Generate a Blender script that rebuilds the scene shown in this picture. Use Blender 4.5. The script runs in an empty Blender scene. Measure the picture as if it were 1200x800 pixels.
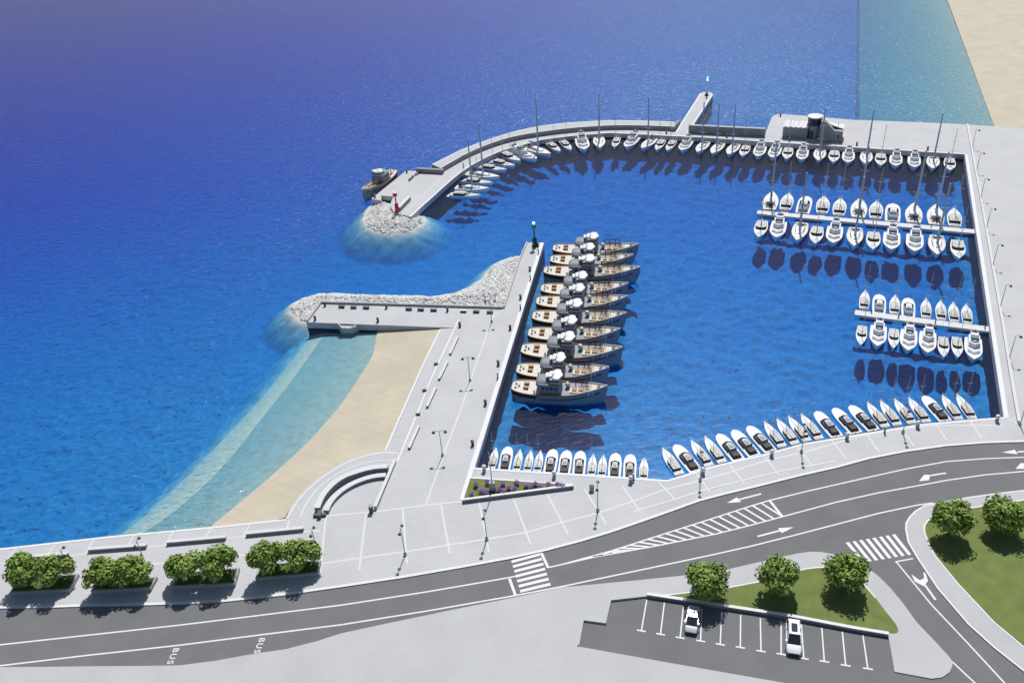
import bpy, bmesh, math, random
import numpy as np
from mathutils import Vector, Matrix

# ------------------------------------------------------------------ camera, sky, sun, exposure
scene = bpy.context.scene
C = scene.collection
F_PX = 1000.0; PITCH = math.radians(32.3); ROLL = math.radians(4.4); CAM_H = 90.0
fw = Vector((0, math.cos(PITCH), -math.sin(PITCH))); rx = Vector((1, 0, 0)); dn = fw.cross(rx)
RX = rx*math.cos(ROLL) + dn*math.sin(ROLL); DN = -rx*math.sin(ROLL) + dn*math.cos(ROLL)
cam = bpy.data.cameras.new('camera'); co = bpy.data.objects.new('camera', cam); C.objects.link(co)
m = Matrix.Identity(4)
for i in range(3):
    m[i][0] = RX[i]; m[i][1] = -DN[i]; m[i][2] = -fw[i]
m[2][3] = CAM_H
co.matrix_world = m
cam.sensor_width = 36; cam.lens = 36*F_PX/1200; cam.clip_start = 1; cam.clip_end = 12000
scene.camera = co

SUN_EL = math.radians(57); SUN_AZ = math.radians(14)
w = bpy.data.worlds.new('World'); scene.world = w; w.use_nodes = True
nt = w.node_tree; sky = nt.nodes.new('ShaderNodeTexSky'); sky.sky_type = 'NISHITA'; sky.sun_disc = False
sky.sun_elevation = SUN_EL; sky.sun_rotation = SUN_AZ
bg = nt.nodes['Background']; bg.inputs[1].default_value = 0.07
nt.links.new(sky.outputs[0], bg.inputs[0])
sl = bpy.data.lights.new('sun', 'SUN'); sl.energy = 4.1; sl.angle = math.radians(1.2); sl.color = (1, .982, .95)
so = bpy.data.objects.new('sun', sl); C.objects.link(so)
sd = Vector((math.sin(SUN_AZ)*math.cos(SUN_EL), math.cos(SUN_AZ)*math.cos(SUN_EL), math.sin(SUN_EL)))
so.rotation_euler = (-sd).to_track_quat('-Z', 'Y').to_euler(); so.location = sd*200
scene.view_settings.view_transform = 'Standard'; scene.view_settings.look = 'None'
scene.view_settings.exposure = 0.0; scene.view_settings.gamma = 1
scene.view_settings.use_curve_mapping = False
scene.render.engine = 'CYCLES'
scene.cycles.transparent_max_bounces = 16

rnd = random.Random(7)
LAND = 1.62; ROADZ = 1.50

def at(px, py, z=LAND):
    """point of the place at height z seen at this spot of the photograph"""
    v = fw + RX*((px-600)/F_PX) + DN*((py-400)/F_PX)
    t = (z-CAM_H)/v.z
    return Vector((v.x*t, v.y*t, z))
def pts(s, z=LAND):
    """'x y;x y' -> world points"""
    return [at(*map(float, p.split()), z) for p in s.split(';')]

# ------------------------------------------------------------------ materials
def mat(name, col, rough=.6, metal=0, noise=None, bump=None, emit=None, spec=.5):
    M = bpy.data.materials.new(name); M.use_nodes = True
    t = M.node_tree; b = t.nodes['Principled BSDF']
    b.inputs['Base Color'].default_value = (*col, 1); b.inputs['Roughness'].default_value = rough
    b.inputs['Metallic'].default_value = metal; b.inputs['Specular IOR Level'].default_value = spec
    if emit:
        b.inputs['Emission Color'].default_value = (*col, 1); b.inputs['Emission Strength'].default_value = emit
    if noise or bump:
        g = t.nodes.new('ShaderNodeNewGeometry')
    if noise:
        sc, amt = noise
        n = t.nodes.new('ShaderNodeTexNoise'); n.inputs['Scale'].default_value = sc; n.inputs['Detail'].default_value = 5
        t.links.new(g.outputs['Position'], n.inputs['Vector'])
        r = t.nodes.new('ShaderNodeMapRange'); r.inputs['From Min'].default_value = .3; r.inputs['From Max'].default_value = .7
        r.inputs['To Min'].default_value = 1-amt; r.inputs['To Max'].default_value = 1+amt
        t.links.new(n.outputs['Fac'], r.inputs['Value'])
        x = t.nodes.new('ShaderNodeVectorMath'); x.operation = 'SCALE'; x.inputs[0].default_value = col
        t.links.new(r.outputs[0], x.inputs['Scale']); t.links.new(x.outputs[0], b.inputs['Base Color'])
    if bump:
        sc, amt = bump
        n = t.nodes.new('ShaderNodeTexNoise'); n.inputs['Scale'].default_value = sc; n.inputs['Detail'].default_value = 4
        t.links.new(g.outputs['Position'], n.inputs['Vector'])
        u = t.nodes.new('ShaderNodeBump'); u.inputs['Strength'].default_value = amt; u.inputs['Distance'].default_value = .1
        t.links.new(n.outputs['Fac'], u.inputs['Height']); t.links.new(u.outputs[0], b.inputs['Normal'])
    return M

def paving(name, col, rot, bw, bh, joint=.90, blotch=.05, waterline_shade=False, mortar=.035):
    """stone paving: thin darker joints between slabs of slightly different grey, faint stains"""
    M = bpy.data.materials.new(name); M.use_nodes = True; t = M.node_tree; b = t.nodes['Principled BSDF']
    b.inputs['Roughness'].default_value = .75; b.inputs['Specular IOR Level'].default_value = .3
    g = t.nodes.new('ShaderNodeNewGeometry'); mp = t.nodes.new('ShaderNodeMapping'); mp.inputs['Rotation'].default_value = (0, 0, rot)
    t.links.new(g.outputs['Position'], mp.inputs[0])
    k = t.nodes.new('ShaderNodeTexBrick'); k.inputs['Scale'].default_value = 1
    k.inputs['Brick Width'].default_value = bw; k.inputs['Row Height'].default_value = bh
    k.inputs['Mortar Size'].default_value = mortar; k.inputs['Mortar Smooth'].default_value = .3
    k.inputs['Color1'].default_value = (*[c*1.02 for c in col], 1); k.inputs['Color2'].default_value = (*[c*.98 for c in col], 1)
    k.inputs['Mortar'].default_value = (*[c*joint for c in col], 1)
    t.links.new(mp.outputs[0], k.inputs['Vector'])
    n = t.nodes.new('ShaderNodeTexNoise'); n.inputs['Scale'].default_value = .16; n.inputs['Detail'].default_value = 6
    t.links.new(g.outputs['Position'], n.inputs['Vector'])
    r = t.nodes.new('ShaderNodeMapRange'); r.inputs['From Min'].default_value = .3; r.inputs['From Max'].default_value = .7
    r.inputs['To Min'].default_value = 1-blotch; r.inputs['To Max'].default_value = 1+blotch
    t.links.new(n.outputs['Fac'], r.inputs['Value'])
    x = t.nodes.new('ShaderNodeVectorMath'); x.operation = 'SCALE'
    t.links.new(k.outputs['Color'], x.inputs[0]); t.links.new(r.outputs[0], x.inputs['Scale'])
    if waterline_shade:   # quay's shade and reflection painted into the wall from the tide line down
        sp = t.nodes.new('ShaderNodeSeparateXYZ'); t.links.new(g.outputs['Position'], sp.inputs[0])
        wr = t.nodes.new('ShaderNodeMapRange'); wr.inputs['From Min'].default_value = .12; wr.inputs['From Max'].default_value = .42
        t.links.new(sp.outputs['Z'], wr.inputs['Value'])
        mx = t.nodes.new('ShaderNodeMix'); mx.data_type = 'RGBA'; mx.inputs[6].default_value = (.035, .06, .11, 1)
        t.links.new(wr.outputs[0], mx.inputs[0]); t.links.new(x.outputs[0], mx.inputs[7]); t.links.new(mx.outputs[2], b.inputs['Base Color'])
    else:
        t.links.new(x.outputs[0], b.inputs['Base Color'])
    return M

PAVE = paving('quay_paving', (.505, .507, .515), .4, 1.1, .55, .87, waterline_shade=True)
PAVE2 = paving('street_paving', (.475, .477, .485), 1.2, .6, .3, .93)
BAND = mat('pale_stone', (.62, .623, .63), .7, noise=(1.5, .03))
KERB = mat('kerb_stone', (.70, .70, .70), .7, noise=(2, .04))
CONC = mat('concrete', (.46, .465, .475), .8, noise=(.5, .06), bump=(3, .2))
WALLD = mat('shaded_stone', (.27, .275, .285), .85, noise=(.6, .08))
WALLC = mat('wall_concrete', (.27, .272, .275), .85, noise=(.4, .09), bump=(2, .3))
DARKC = mat('dark_stone', (.12, .13, .15), .8, noise=(2, .1))
ASPH = mat('asphalt', (.172, .173, .177), .9, noise=(.22, .07), bump=(12, .3), spec=.2)
PAINT = mat('road_paint', (.72, .72, .72), .7, noise=(2.5, .05))
ROCK = mat('armour_rock', (.70, .69, .66), .9, noise=(1.1, .2), bump=(5, .4))
WHITE = mat('white_gelcoat', (.80, .80, .80), .28, noise=(1.2, .02))
WHITE2 = mat('white_deck', (.70, .70, .69), .5, noise=(2, .03))
CREAM = mat('cream_deck', (.60, .57, .50), .6, noise=(2, .06))
TEAK = mat('tan_rail', (.52, .45, .34), .6, noise=(2, .08))
BLACK = mat('black_canvas', (.016, .016, .018), .6)
DKGREY = mat('dark_grey', (.06, .065, .075), .45)
GLASS = mat('tinted_glass', (.03, .04, .055), .08)
GREYB = mat('blue_grey_fabric', (.16, .20, .26), .7, noise=(2, .08))
MIDG = mat('mid_grey', (.30, .31, .33), .5, noise=(2, .05))
LTG = mat('light_grey', (.52, .53, .54), .5, noise=(2, .05))
ALU = mat('mast_alloy', (.46, .50, .56), .45)
BEIGE = mat('beige_roof', (.50, .48, .43), .6, noise=(2, .05))
LDECK = mat('pale_cream_deck', (.68, .66, .60), .6, noise=(2, .04))
BLUEC = mat('blue_sail_cover', (.10, .16, .30), .7)
TRHULL = mat('trawler_paint', (.24, .27, .32), .5, noise=(.8, .1))
TRHOUSE = mat('trawler_house_grey', (.215, .23, .255), .55, noise=(1, .1))
BROWN = mat('varnished_wood', (.32, .16, .035), .5, noise=(3, .15))
BLACKM = mat('black_metal', (.02, .02, .022), .45)
LAMPG = mat('grey_metal', (.42, .43, .45), .5)
RED = mat('red_paint', (.50, .012, .02), .4)
DGREEN = mat('dark_green_paint', (.006, .055, .022), .4)
GREEN = mat('green_paint', (.02, .30, .07), .4)
LIGHTC = mat('cyan_light', (.25, .85, 1.0), .4, emit=3.0)
BLUEP = mat('blue_paint', (.03, .13, .27), .45)
SAND = paving('raked_sand', (.515, .46, .35), .62, 2.6, 1.9, .945, .07, mortar=.16)
WETS = mat('wet_sand', (.58, .55, .46), .95, noise=(.8, .09), spec=.1)
SHAL = mat('shallow_bed', (.25, .375, .39), .95, noise=(.7, .10), spec=.1)
BARK = mat('bark', (.13, .09, .06), .9, noise=(4, .2))
SOIL = mat('soil_grass', (.09, .14, .035), .95, noise=(2, .25))
PURP = mat('purple_petals', (.28, .10, .42), .7, noise=(6, .2))
STEML = mat('flower_leaves', (.12, .19, .05), .8)
CARW = mat('white_car_paint', (.78, .78, .79), .22)
CARS = mat('silver_car_paint', (.60, .61, .63), .25, .2)
TYRE = mat('tyre_rubber', (.02, .02, .02), .8)
HEADL = mat('headlamp_glass', (.6, .62, .65), .15)
def lawn_mat():
    M = mat('lawn_grass', (.165, .205, .066), .95, noise=(.6, .12), bump=(9, .4), spec=.1)
    return M
LAWN = lawn_mat()
def leaf_mat(name, c):
    M = mat(name, c, .7, noise=(1.6, .35), spec=.25)
    return M
LEAF = leaf_mat('leaves_green', (.235, .335, .07)); LEAF2 = leaf_mat('leaves_dark', (.14, .23, .045))

# ------------------------------------------------------------------ mesh building
class MB:
    def __init__(s): s.v = []; s.f = []
    def add(s, vs, fs):
        o = len(s.v); s.v += [tuple(p) for p in vs]; s.f += [tuple(i+o for i in f) for f in fs]; return s
    def prism(s, poly, z0, z1=None, top=1):
        """poly: list of (x,y[,z]); z1 None keeps each point's own z as its top"""
        n = len(poly)
        tops = [(p[0], p[1], (p[2] if z1 is None else z1)) for p in poly]
        if z1 is not None and top != 1:
            cx = sum(p[0] for p in poly)/n; cy = sum(p[1] for p in poly)/n
            tops = [(cx+(p[0]-cx)*top, cy+(p[1]-cy)*top, z1) for p in poly]
        return s.add([(p[0], p[1], z0) for p in poly]+tops,
              [tuple(range(n-1, -1, -1)), tuple(range(n, 2*n))]+[(i, (i+1) % n, n+(i+1) % n, n+i) for i in range(n)])
    def box(s, x0, x1, y0, y1, z0, z1, top=1):
        return s.prism([(x0, y0), (x1, y0), (x1, y1), (x0, y1)], z0, z1, top)
    def sheet(s, poly, z=None):
        return s.add([(p[0], p[1], p[2] if z is None else z) for p in poly], [tuple(range(len(poly)))])
    def tube(s, p, q, r0, r1=None, n=8):
        p = Vector(p); q = Vector(q); r1 = r0 if r1 is None else r1
        d = (q-p).normalized(); a = d.orthogonal().normalized(); b = d.cross(a)
        vs = []
        for c, r in ((p, r0), (q, r1)):
            for i in range(n):
                t = 2*math.pi*i/n; vs.append(c+a*(r*math.cos(t))+b*(r*math.sin(t)))
        return s.add(vs, [tuple(range(n-1, -1, -1)), tuple(range(n, 2*n))]+[(i, (i+1) % n, n+(i+1) % n, n+i) for i in range(n)])
    def lathe(s, c, prof, n=16, sx=1, sy=1):
        vs = []
        for r, z in prof:
            for i in range(n):
                t = 2*math.pi*i/n; vs.append((c[0]+r*math.cos(t)*sx, c[1]+r*math.sin(t)*sy, c[2]+z))
        fs = [tuple(range(n-1, -1, -1)), tuple(range(n*(len(prof)-1), n*len(prof)))]
        for k in range(len(prof)-1):
            fs += [(k*n+i, k*n+(i+1) % n, (k+1)*n+(i+1) % n, (k+1)*n+i) for i in range(n)]
        return s.add(vs, fs)
    def ball(s, c, r, n=10, sz=1):
        k = max(5, n//2)
        return s.lathe(c, [(max(.001, r*math.sin(math.pi*i/k)), -r*sz*math.cos(math.pi*i/k)) for i in range(k+1)], n)
    def loft(s, rings):
        n = len(rings[0]); vs = [p for r in rings for p in r]
        fs = [tuple(range(n-1, -1, -1)), tuple(range(n*(len(rings)-1), n*len(rings)))]
        for k in range(len(rings)-1):
            fs += [(k*n+i, k*n+(i+1) % n, (k+1)*n+(i+1) % n, (k+1)*n+i) for i in range(n)]
        return s.add(vs, fs)
    def mesh(s, name, m, sharp=35):
        me = bpy.data.meshes.new(name); me.from_pydata(s.v, [], s.f)
        b = bmesh.new(); b.from_mesh(me); bmesh.ops.recalc_face_normals(b, faces=b.faces); b.to_mesh(me); b.free()
        me.materials.append(m)
        me.polygons.foreach_set('use_smooth', [True]*len(me.polygons)); me.set_sharp_from_angle(angle=math.radians(sharp))
        return me
    def build(s, name, m, parent=None, sharp=35):
        o = bpy.data.objects.new(name, s.mesh(name, m, sharp)); C.objects.link(o)
        if parent: o.parent = parent
        return o
def tag(o, label=None, cat=None, group=None, kind=None):
    if label: o['label'] = label
    if cat: o['category'] = cat
    if group: o['group'] = group
    if kind: o['kind'] = kind
    return o
def struct(o, kind='structure'):
    o['kind'] = kind; return o
def empty(name, loc=(0, 0, 0), rz=0, label=None, cat=None, group=None):
    o = bpy.data.objects.new(name, None); C.objects.link(o); o.location = loc; o.rotation_euler = (0, 0, rz)
    o.empty_display_size = .3
    return tag(o, label, cat, group)
def kids(o): return [c for c in bpy.data.objects if c.parent == o]
KID = {}
def copy_tree(o, parent=None):
    c = o.copy(); C.objects.link(c)
    if parent: c.parent = parent
    ch = KID.get(o.name)
    if ch is None: ch = KID[o.name] = kids(o)
    for k in ch: copy_tree(k, c)
    return c
def localise(p, o):
    """shift a mesh built in world coordinates to its thing's base"""
    return Vector(p)-Vector(o.location)
ORD = ['first', 'second', 'third', 'fourth', 'fifth', 'sixth', 'seventh', 'eighth', 'ninth', 'tenth', 'eleventh', 'twelfth',
       'thirteenth', 'fourteenth', 'fifteenth', 'sixteenth', 'seventeenth', 'eighteenth', 'nineteenth', 'twentieth']
def offset(line, d):
    """parallel of an open polyline (xy), d to its left"""
    out = []
    for i, p in enumerate(line):
        a = line[max(0, i-1)]; b = line[min(len(line)-1, i+1)]
        t = Vector((b[0]-a[0], b[1]-a[1])).normalized(); nrm = Vector((-t.y, t.x))
        k = 1.0
        if 0 < i < len(line)-1:
            u = Vector((p[0]-a[0], p[1]-a[1])).normalized(); v = Vector((b[0]-p[0], b[1]-p[1])).normalized()
            k = 1/max(.5, math.sqrt(max(.01, (1+u.dot(v))/2)))
        out.append(Vector((p[0]+nrm.x*d*k, p[1]+nrm.y*d*k, p[2] if len(p) > 2 else 0)))
    return out
def ribbon(mb, line, wd, z):
    a = offset(line, wd/2); b = offset(line, -wd/2); n = len(line)
    mb.add([(p.x, p.y, z) for p in a]+[(p.x, p.y, z) for p in b], [(i, i+1, n+i+1, n+i) for i in range(n-1)])
def rail(mb, line, d0, d1, z0, z1):
    """wall of rectangular section between two offsets of a line"""
    a = offset(line, d0); b = offset(line, d1); rings = []
    for p, q in zip(a, b):
        rings.append([(p.x, p.y, z0), (q.x, q.y, z0), (q.x, q.y, z1), (p.x, p.y, z1)])
    mb.loft(rings)
def smooth(line, it=2):
    for _ in range(it):
        o = [line[0]]
        for a, b in zip(line, line[1:]):
            o += [a*.75+b*.25, a*.25+b*.75]
        line = o+[line[-1]]
    return line
# ------------------------------------------------------------------ the sea and its bed
def sea_mats():
    M = bpy.data.materials.new('sea_water'); M.use_nodes = True; t = M.node_tree
    for n in list(t.nodes): t.nodes.remove(n)
    out = t.nodes.new('ShaderNodeOutputMaterial')
    tr = t.nodes.new('ShaderNodeBsdfTransparent'); gl = t.nodes.new('ShaderNodeBsdfGlossy'); gl.inputs['Roughness'].default_value = .22
    fr = t.nodes.new('ShaderNodeFresnel'); fr.inputs['IOR'].default_value = 1.33
    mx = t.nodes.new('ShaderNodeMixShader')
    g = t.nodes.new('ShaderNodeNewGeometry')
    mp = t.nodes.new('ShaderNodeMapping'); mp.inputs['Rotation'].default_value = (0, 0, .5); mp.inputs['Scale'].default_value = (.6, 1.0, 1)
    t.links.new(g.outputs['Position'], mp.inputs[0])
    n1 = t.nodes.new('ShaderNodeTexNoise'); n1.inputs['Scale'].default_value = 1.05; n1.inputs['Detail'].default_value = 3; n1.inputs['Roughness'].default_value = .6
    n1.inputs['Distortion'].default_value = .6
    t.links.new(mp.outputs[0], n1.inputs['Vector'])
    b = t.nodes.new('ShaderNodeBump'); b.inputs['Distance'].default_value = .42
    # open water is ruffled, the sheltered basin nearly calm
    dv = t.nodes.new('ShaderNodeVectorMath'); dv.operation = 'DISTANCE'; dv.inputs[1].default_value = (57, 150, 0); t.links.new(g.outputs['Position'], dv.inputs[0])
    ms = t.nodes.new('ShaderNodeMapRange'); ms.inputs['From Min'].default_value = 86; ms.inputs['From Max'].default_value = 118; ms.inputs['To Min'].default_value = .13; ms.inputs['To Max'].default_value = .72
    t.links.new(dv.outputs['Value'], ms.inputs['Value']); t.links.new(ms.outputs[0], b.inputs['Strength'])
    t.links.new(n1.outputs['Fac'], b.inputs['Height'])
    t.links.new(b.outputs[0], gl.inputs['Normal']); t.links.new(b.outputs[0], fr.inputs['Normal'])
    t.links.new(fr.outputs[0], mx.inputs[0]); t.links.new(tr.outputs[0], mx.inputs[1]); t.links.new(gl.outputs[0], mx.inputs[2])
    t.links.new(mx.outputs[0], out.inputs['Surface'])
    va = t.nodes.new('ShaderNodeVolumeAbsorption'); va.inputs['Color'].default_value = SEA_COL; va.inputs['Density'].default_value = SEA_DEN
    t.links.new(va.outputs[0], out.inputs['Volume'])
    return M
SEA_COL = (0.0, .66, .955, 1); SEA_DEN = .225
SEA = sea_mats()
mb = MB(); mb.box(-3200, 3200, -300, 3600, -40, 0)
struct(mb.build('sea', SEA))

ROCKS1 = '428 258;430 250;437 241;447 234;462 246;482 252;490 251;496 258;492 265;480 270;462 273;444 271;432 266'
ROCKS2 = '341 364;345 356;357 350;377 344.5;410 345.5;445 346.5;480 347.5;515 348;530 345;545 340;558 333;570 324.5;577 315;585 307.5;596 303;609 300.5;603 329;590 361;480 358;377 354.5;359 377.5;350 372'
def poly_dist(X, Y, poly):
    """signed distance (negative inside) to a polygon"""
    d = np.full(X.shape, 1e9); ins = np.zeros(X.shape, bool); n = len(poly)
    for i in range(n):
        x0, y0 = poly[i][:2]; x1, y1 = poly[(i+1) % n][:2]
        dx, dy = x1-x0, y1-y0
        t = np.clip(((X-x0)*dx+(Y-y0)*dy)/(dx*dx+dy*dy), 0, 1)
        d = np.minimum(d, np.hypot(X-x0-t*dx, Y-y0-t*dy))
        c = ((y0 > Y) != (y1 > Y)) & (X < dx*(Y-y0)/(dy if dy else 1e-9)+x0); ins ^= c
    return np.where(ins, -d, d)
def vnoise(X, Y, seed):
    r = np.random.RandomState(seed); T = r.rand(64, 64)
    xi = np.floor(X).astype(int); yi = np.floor(Y).astype(int); fx = X-xi; fy = Y-yi
    fx = fx*fx*(3-2*fx); fy = fy*fy*(3-2*fy)
    a = T[xi % 64, yi % 64]; b = T[(xi+1) % 64, yi % 64]; c = T[xi % 64, (yi+1) % 64]; d = T[(xi+1) % 64, (yi+1) % 64]
    return (a*(1-fx)+b*fx)*(1-fy)+(c*(1-fx)+d*fx)*fy-.5
BEACH_EDGE = '442.5 388;440 402;437.5 415;430 428;422.5 440;409 461;395 480;380 497;364 515;345 533.5;320 556;300 573;275 594;245 618'
BAR_IN = '380 388;377.5 392.5;365 410;352.5 427.5;337 449;320 470;304 490;286 513;268 535;247 558;226 577;205 595;180 613;150 630'
BAR_OUT = '366 386;352 402;336 424;320 443;301 466;280 488;258 511;236 534;214 556;192 577;170 596;148 614;120 634'
axis = lambda lo, a, b, hi, s: np.concatenate([np.array([lo, lo*.6+a*.4, lo*.35+a*.65, lo*.18+a*.82, lo*.08+a*.92]), np.arange(a, b, s), np.array([b, b*.92+hi*.08, b*.82+hi*.18, b*.65+hi*.35, b*.4+hi*.6, hi])])
ax = np.concatenate([[-3300, -2200, -1400, -900, -600, -450, -350, -280, -230, -190], np.arange(-150, 150, .62), [152, 170, 200, 260, 340, 450, 650, 1000, 1600, 3300]])
ay = np.concatenate([[-350, -200, -100, -40, 0, 30], np.arange(60, 300, .62), [301, 306, 314, 325, 345, 365, 395, 430, 480, 560, 680, 900, 1300, 2000, 3700]])
X, Y = np.meshgrid(ax, ay, indexing='ij')
basin = poly_dist(X, Y, pts('556 548;637 284;600 230;482 254;530 210;571 184;635 164;715 156;896 166;1130 181;1176 488;1080 496;990 511;890 533;790 559;680 555', 0))
far = np.clip((110-X)/330, 0, 1)*np.clip((Y-60)/190, .36, 1)
H = -4.0-4.4*far-.4*np.clip((Y-300)/500, 0, 1)
H = H+.5*np.clip((Y-220)/90, 0, 1)*np.clip((X+60)/120, 0, 1)
tb = np.clip((6-basin)/14, 0, 1); H = H*(1-tb)-5.4*tb
for R in (ROCKS1, ROCKS2):
    d = poly_dist(X, Y, pts(R, 0))
    H = np.maximum(H, np.where(d < 0, np.minimum(.8, -d*.32)-.22, .15-np.minimum(d, 1.5)*.55-np.maximum(d-1.5, 0)*.75))
walk = poly_dist(X, Y, pts('444 380;515 385;452 528;335 606;120 632;120 628;366 386', 0))
bo = pts(BAR_OUT, 0)
dbar = poly_dist(X, Y, bo+pts('245 640;452 528;515 385', 0))
H = np.maximum(H, np.where(dbar < 0, -2.2, -1.55-dbar*.5))
R3 = poly_dist(X, Y, pts('503 198;516 189;540 177;562 168;600 157;640 148;600 160;560 176;530 190', 0))
H = np.maximum(H, -.8-np.maximum(R3, 0)*.8)
fade = np.clip((150-X)/25, 0, 1)*np.clip((X+150)/60, 0, 1)*np.clip((300-Y)/60, 0, 1)*np.clip((Y-60)/20, 0, 1)
H = H+fade*np.where(basin < 2, .95, .55)*vnoise(X*.8, Y*.8, 1)+fade*.18*vnoise(X*.31, Y*.31, 2)
nx, ny = X.shape
V = np.stack([X, Y, H], -1).reshape(-1, 3)
I = np.arange(nx*ny).reshape(nx, ny)
Fq = np.stack([I[:-1, :-1], I[1:, :-1], I[1:, 1:], I[:-1, 1:]], -1).reshape(-1, 4)
me = bpy.data.meshes.new('seabed'); me.from_pydata(V.tolist(), [], Fq.tolist())
BED = mat('seabed_sand', (.43, .535, .53), .95, noise=(1.1, .13), spec=.05)
bt = BED.node_tree; bb = bt.nodes['Principled BSDF']; old = bb.inputs['Base Color'].links[0].from_socket   # broken stone on the shore, sand below
bs = bt.nodes.new('ShaderNodeSeparateXYZ'); bgm = bt.nodes.new('ShaderNodeNewGeometry'); bt.links.new(bgm.outputs['Position'], bs.inputs[0])
br = bt.nodes.new('ShaderNodeMapRange'); br.inputs['From Min'].default_value = -1.1; br.inputs['From Max'].default_value = -.2; bt.links.new(bs.outputs['Z'], br.inputs['Value'])
bm_ = bt.nodes.new('ShaderNodeMix'); bm_.data_type = 'RGBA'; bm_.inputs[7].default_value = (.60, .59, .55, 1)
wn = bt.nodes.new('ShaderNodeTexNoise'); wn.inputs['Scale'].default_value = 1.3; wn.inputs['Detail'].default_value = 2; bt.links.new(bgm.outputs['Position'], wn.inputs['Vector'])
wr = bt.nodes.new('ShaderNodeMapRange'); wr.inputs['From Min'].default_value = .27; wr.inputs['From Max'].default_value = .34; wr.inputs['To Min'].default_value = .35; bt.links.new(wn.outputs['Fac'], wr.inputs['Value'])   # scattered weed
wv = bt.nodes.new('ShaderNodeVectorMath'); wv.operation = 'SCALE'; bt.links.new(old, wv.inputs[0]); bt.links.new(wr.outputs[0], wv.inputs['Scale']); old = wv.outputs[0]
bt.links.new(br.outputs[0], bm_.inputs[0]); bt.links.new(old, bm_.inputs[6]); bt.links.new(bm_.outputs[2], bb.inputs['Base Color'])
me.materials.append(BED); me.polygons.foreach_set('use_smooth', [True]*len(me.polygons))
o = bpy.data.objects.new('seabed', me); C.objects.link(o); struct(o)

def dip(line, z, f=None):
    """each point where a bed at height z shows, seen through the flat surface"""
    return [Vector((p.x, p.y, z)) for p in line]
be = smooth(pts(BEACH_EDGE, .1), 1); bi = smooth(pts(BAR_IN, -.35), 1); bot = smooth(pts(BAR_OUT, -.5), 1)
# dry sand: rises from the water's edge to the walk
inner = smooth(pts('517 385;500 421;484 457;468 493;452.5 527.5', 1.3), 0)
arc = pts('452.5 527.5;420 534;387.5 549;357.5 572.5;340 595;333 607.5', 1.3)
land_edge = inner+arc[1:]+pts('250 618', 1.3)
def resample(line, n):
    L = [0]
    for a, b in zip(line, line[1:]): L.append(L[-1]+(b-a).length)
    out = []
    for i in range(n):
        t = L[-1]*i/(n-1); k = min(len(L)-2, max(j for j in range(len(L)) if L[j] <= t+1e-9))
        f = (t-L[k])/(L[k+1]-L[k]); out.append(line[k].lerp(line[k+1], f))
    return out
def bank(name, a, b, za, zb, m, zbot=-3.2, n=40, mid=3):
    """solid ground between two lines, with a bottom at zbot"""
    A = resample(a, n); B = resample(b, n); rings = []
    for p, q in zip(A, B):
        top = []
        for k in range(mid+1):
            f = k/mid; r = p.lerp(q, f); top.append((r.x, r.y, za+(zb-za)*f))
        rings.append(top+[(q.x, q.y, zbot), (p.x, p.y, zbot)])
    return struct(MB().loft(rings).build(name, m))
bank('beach', be, land_edge, .16, 1.25, SAND)
bank('shallows', bi, be, -.85, -.10, SHAL)
bank('sandbar', bot, bi, -1.55, -.85, WETS, mid=6)
# the second beach beyond the north quay
ne_w = pts('1008 -60;1008 160', -.9); ne_w = [Vector((p.x, p.y, 0)) for p in ne_w]
ne_o = [Vector((p.x-1.3, p.y, 0)) for p in ne_w]
bank('shallows_slope', ne_o, ne_w, -3.9, -1.9, SHAL, zbot=-10, n=8, mid=2)
sh = pts('1087 -60;1110 0;1138 75;1165 148.5;1172 166', .05)
bank('shallows', ne_w, [sh[0], sh[-1]], -1.9, -.10, SHAL, zbot=-10, n=8, mid=6)
bank('beach', sh, pts('1700 -60;1700 0;1700 75;1700 150;1700 190', 1.5), .12, 1.4, SAND, n=12, mid=4)

# ------------------------------------------------------------------ ground, quays, roads
KERB_UP = '-400 722;0 712.5;60 711.5;105 710;160 709;210 707.5;260 705;330 697.5;400 687.5;470 677;540 665;600 654;640 645;680 634.5;715 624;750 612;784 600;820 587;850 579;880 572;910 564.5;940 557;980 548;1019 537.5;1060 529.5;1109 522.5;1155 519;1200 517.5;1320 516'
kerb_up = pts(KERB_UP)
quay = ('-400 683;0 642;130 627.5;250 616.5;335 607.5;340 595;348 583;357.5 572.5;370 561;387.5 549;403 540.5;420 534;436 530;452.5 527.5;469.5 530;440 599;492 592;545 585.5;556.5 547.5;'
        '680 555;740 559;782 562;800 556.5;830 547;870 537.5;890 533;940 519.5;990 511;1035 503.5;1080 496.5;1130 491.5;1176 488.5;1130.3 181;896 166.3;896 163;897.5 155;905 136.5;908 134.6;912 134;920 134;1000 140.5;1108 144.6;1175 148.7;1320 158;1700 190')
qp = pts(quay)+[Vector((220, 95, LAND))]+list(reversed(kerb_up))
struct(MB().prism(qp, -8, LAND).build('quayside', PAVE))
LOW = '-400 784;0 781;60 780.7;112 780;160 779.8;210 779;250 774;300 765;335 760;370 751;400 741.5;460 728.5;530 714;600 700;660 687.5;730 681;799.5 674;825 671;851 667;890 658;920 651;935 648;948 646;962 646.3;975 648.5;990 653;1017 665;1030 675;1044 689;1058 706;1074 728;1095 750;1113 769.5;1116 774;1116 780;1113 787;1104 793;1092 794.5;1048.5 786.5;1041 744.5'
low = pts(LOW)
lot = pts('1041 744.5;1000 738;925.5 723.5;840 711;758 699;716 704;710 731;684 727.5;678 757;790 777;916 799;1000 816')
south = low+lot[1:]+[at(1000, 900), at(400, 1000), at(-400, 1000)]
struct(MB().prism(south, 1.2, LAND).build('pavement', PAVE2))
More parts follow.
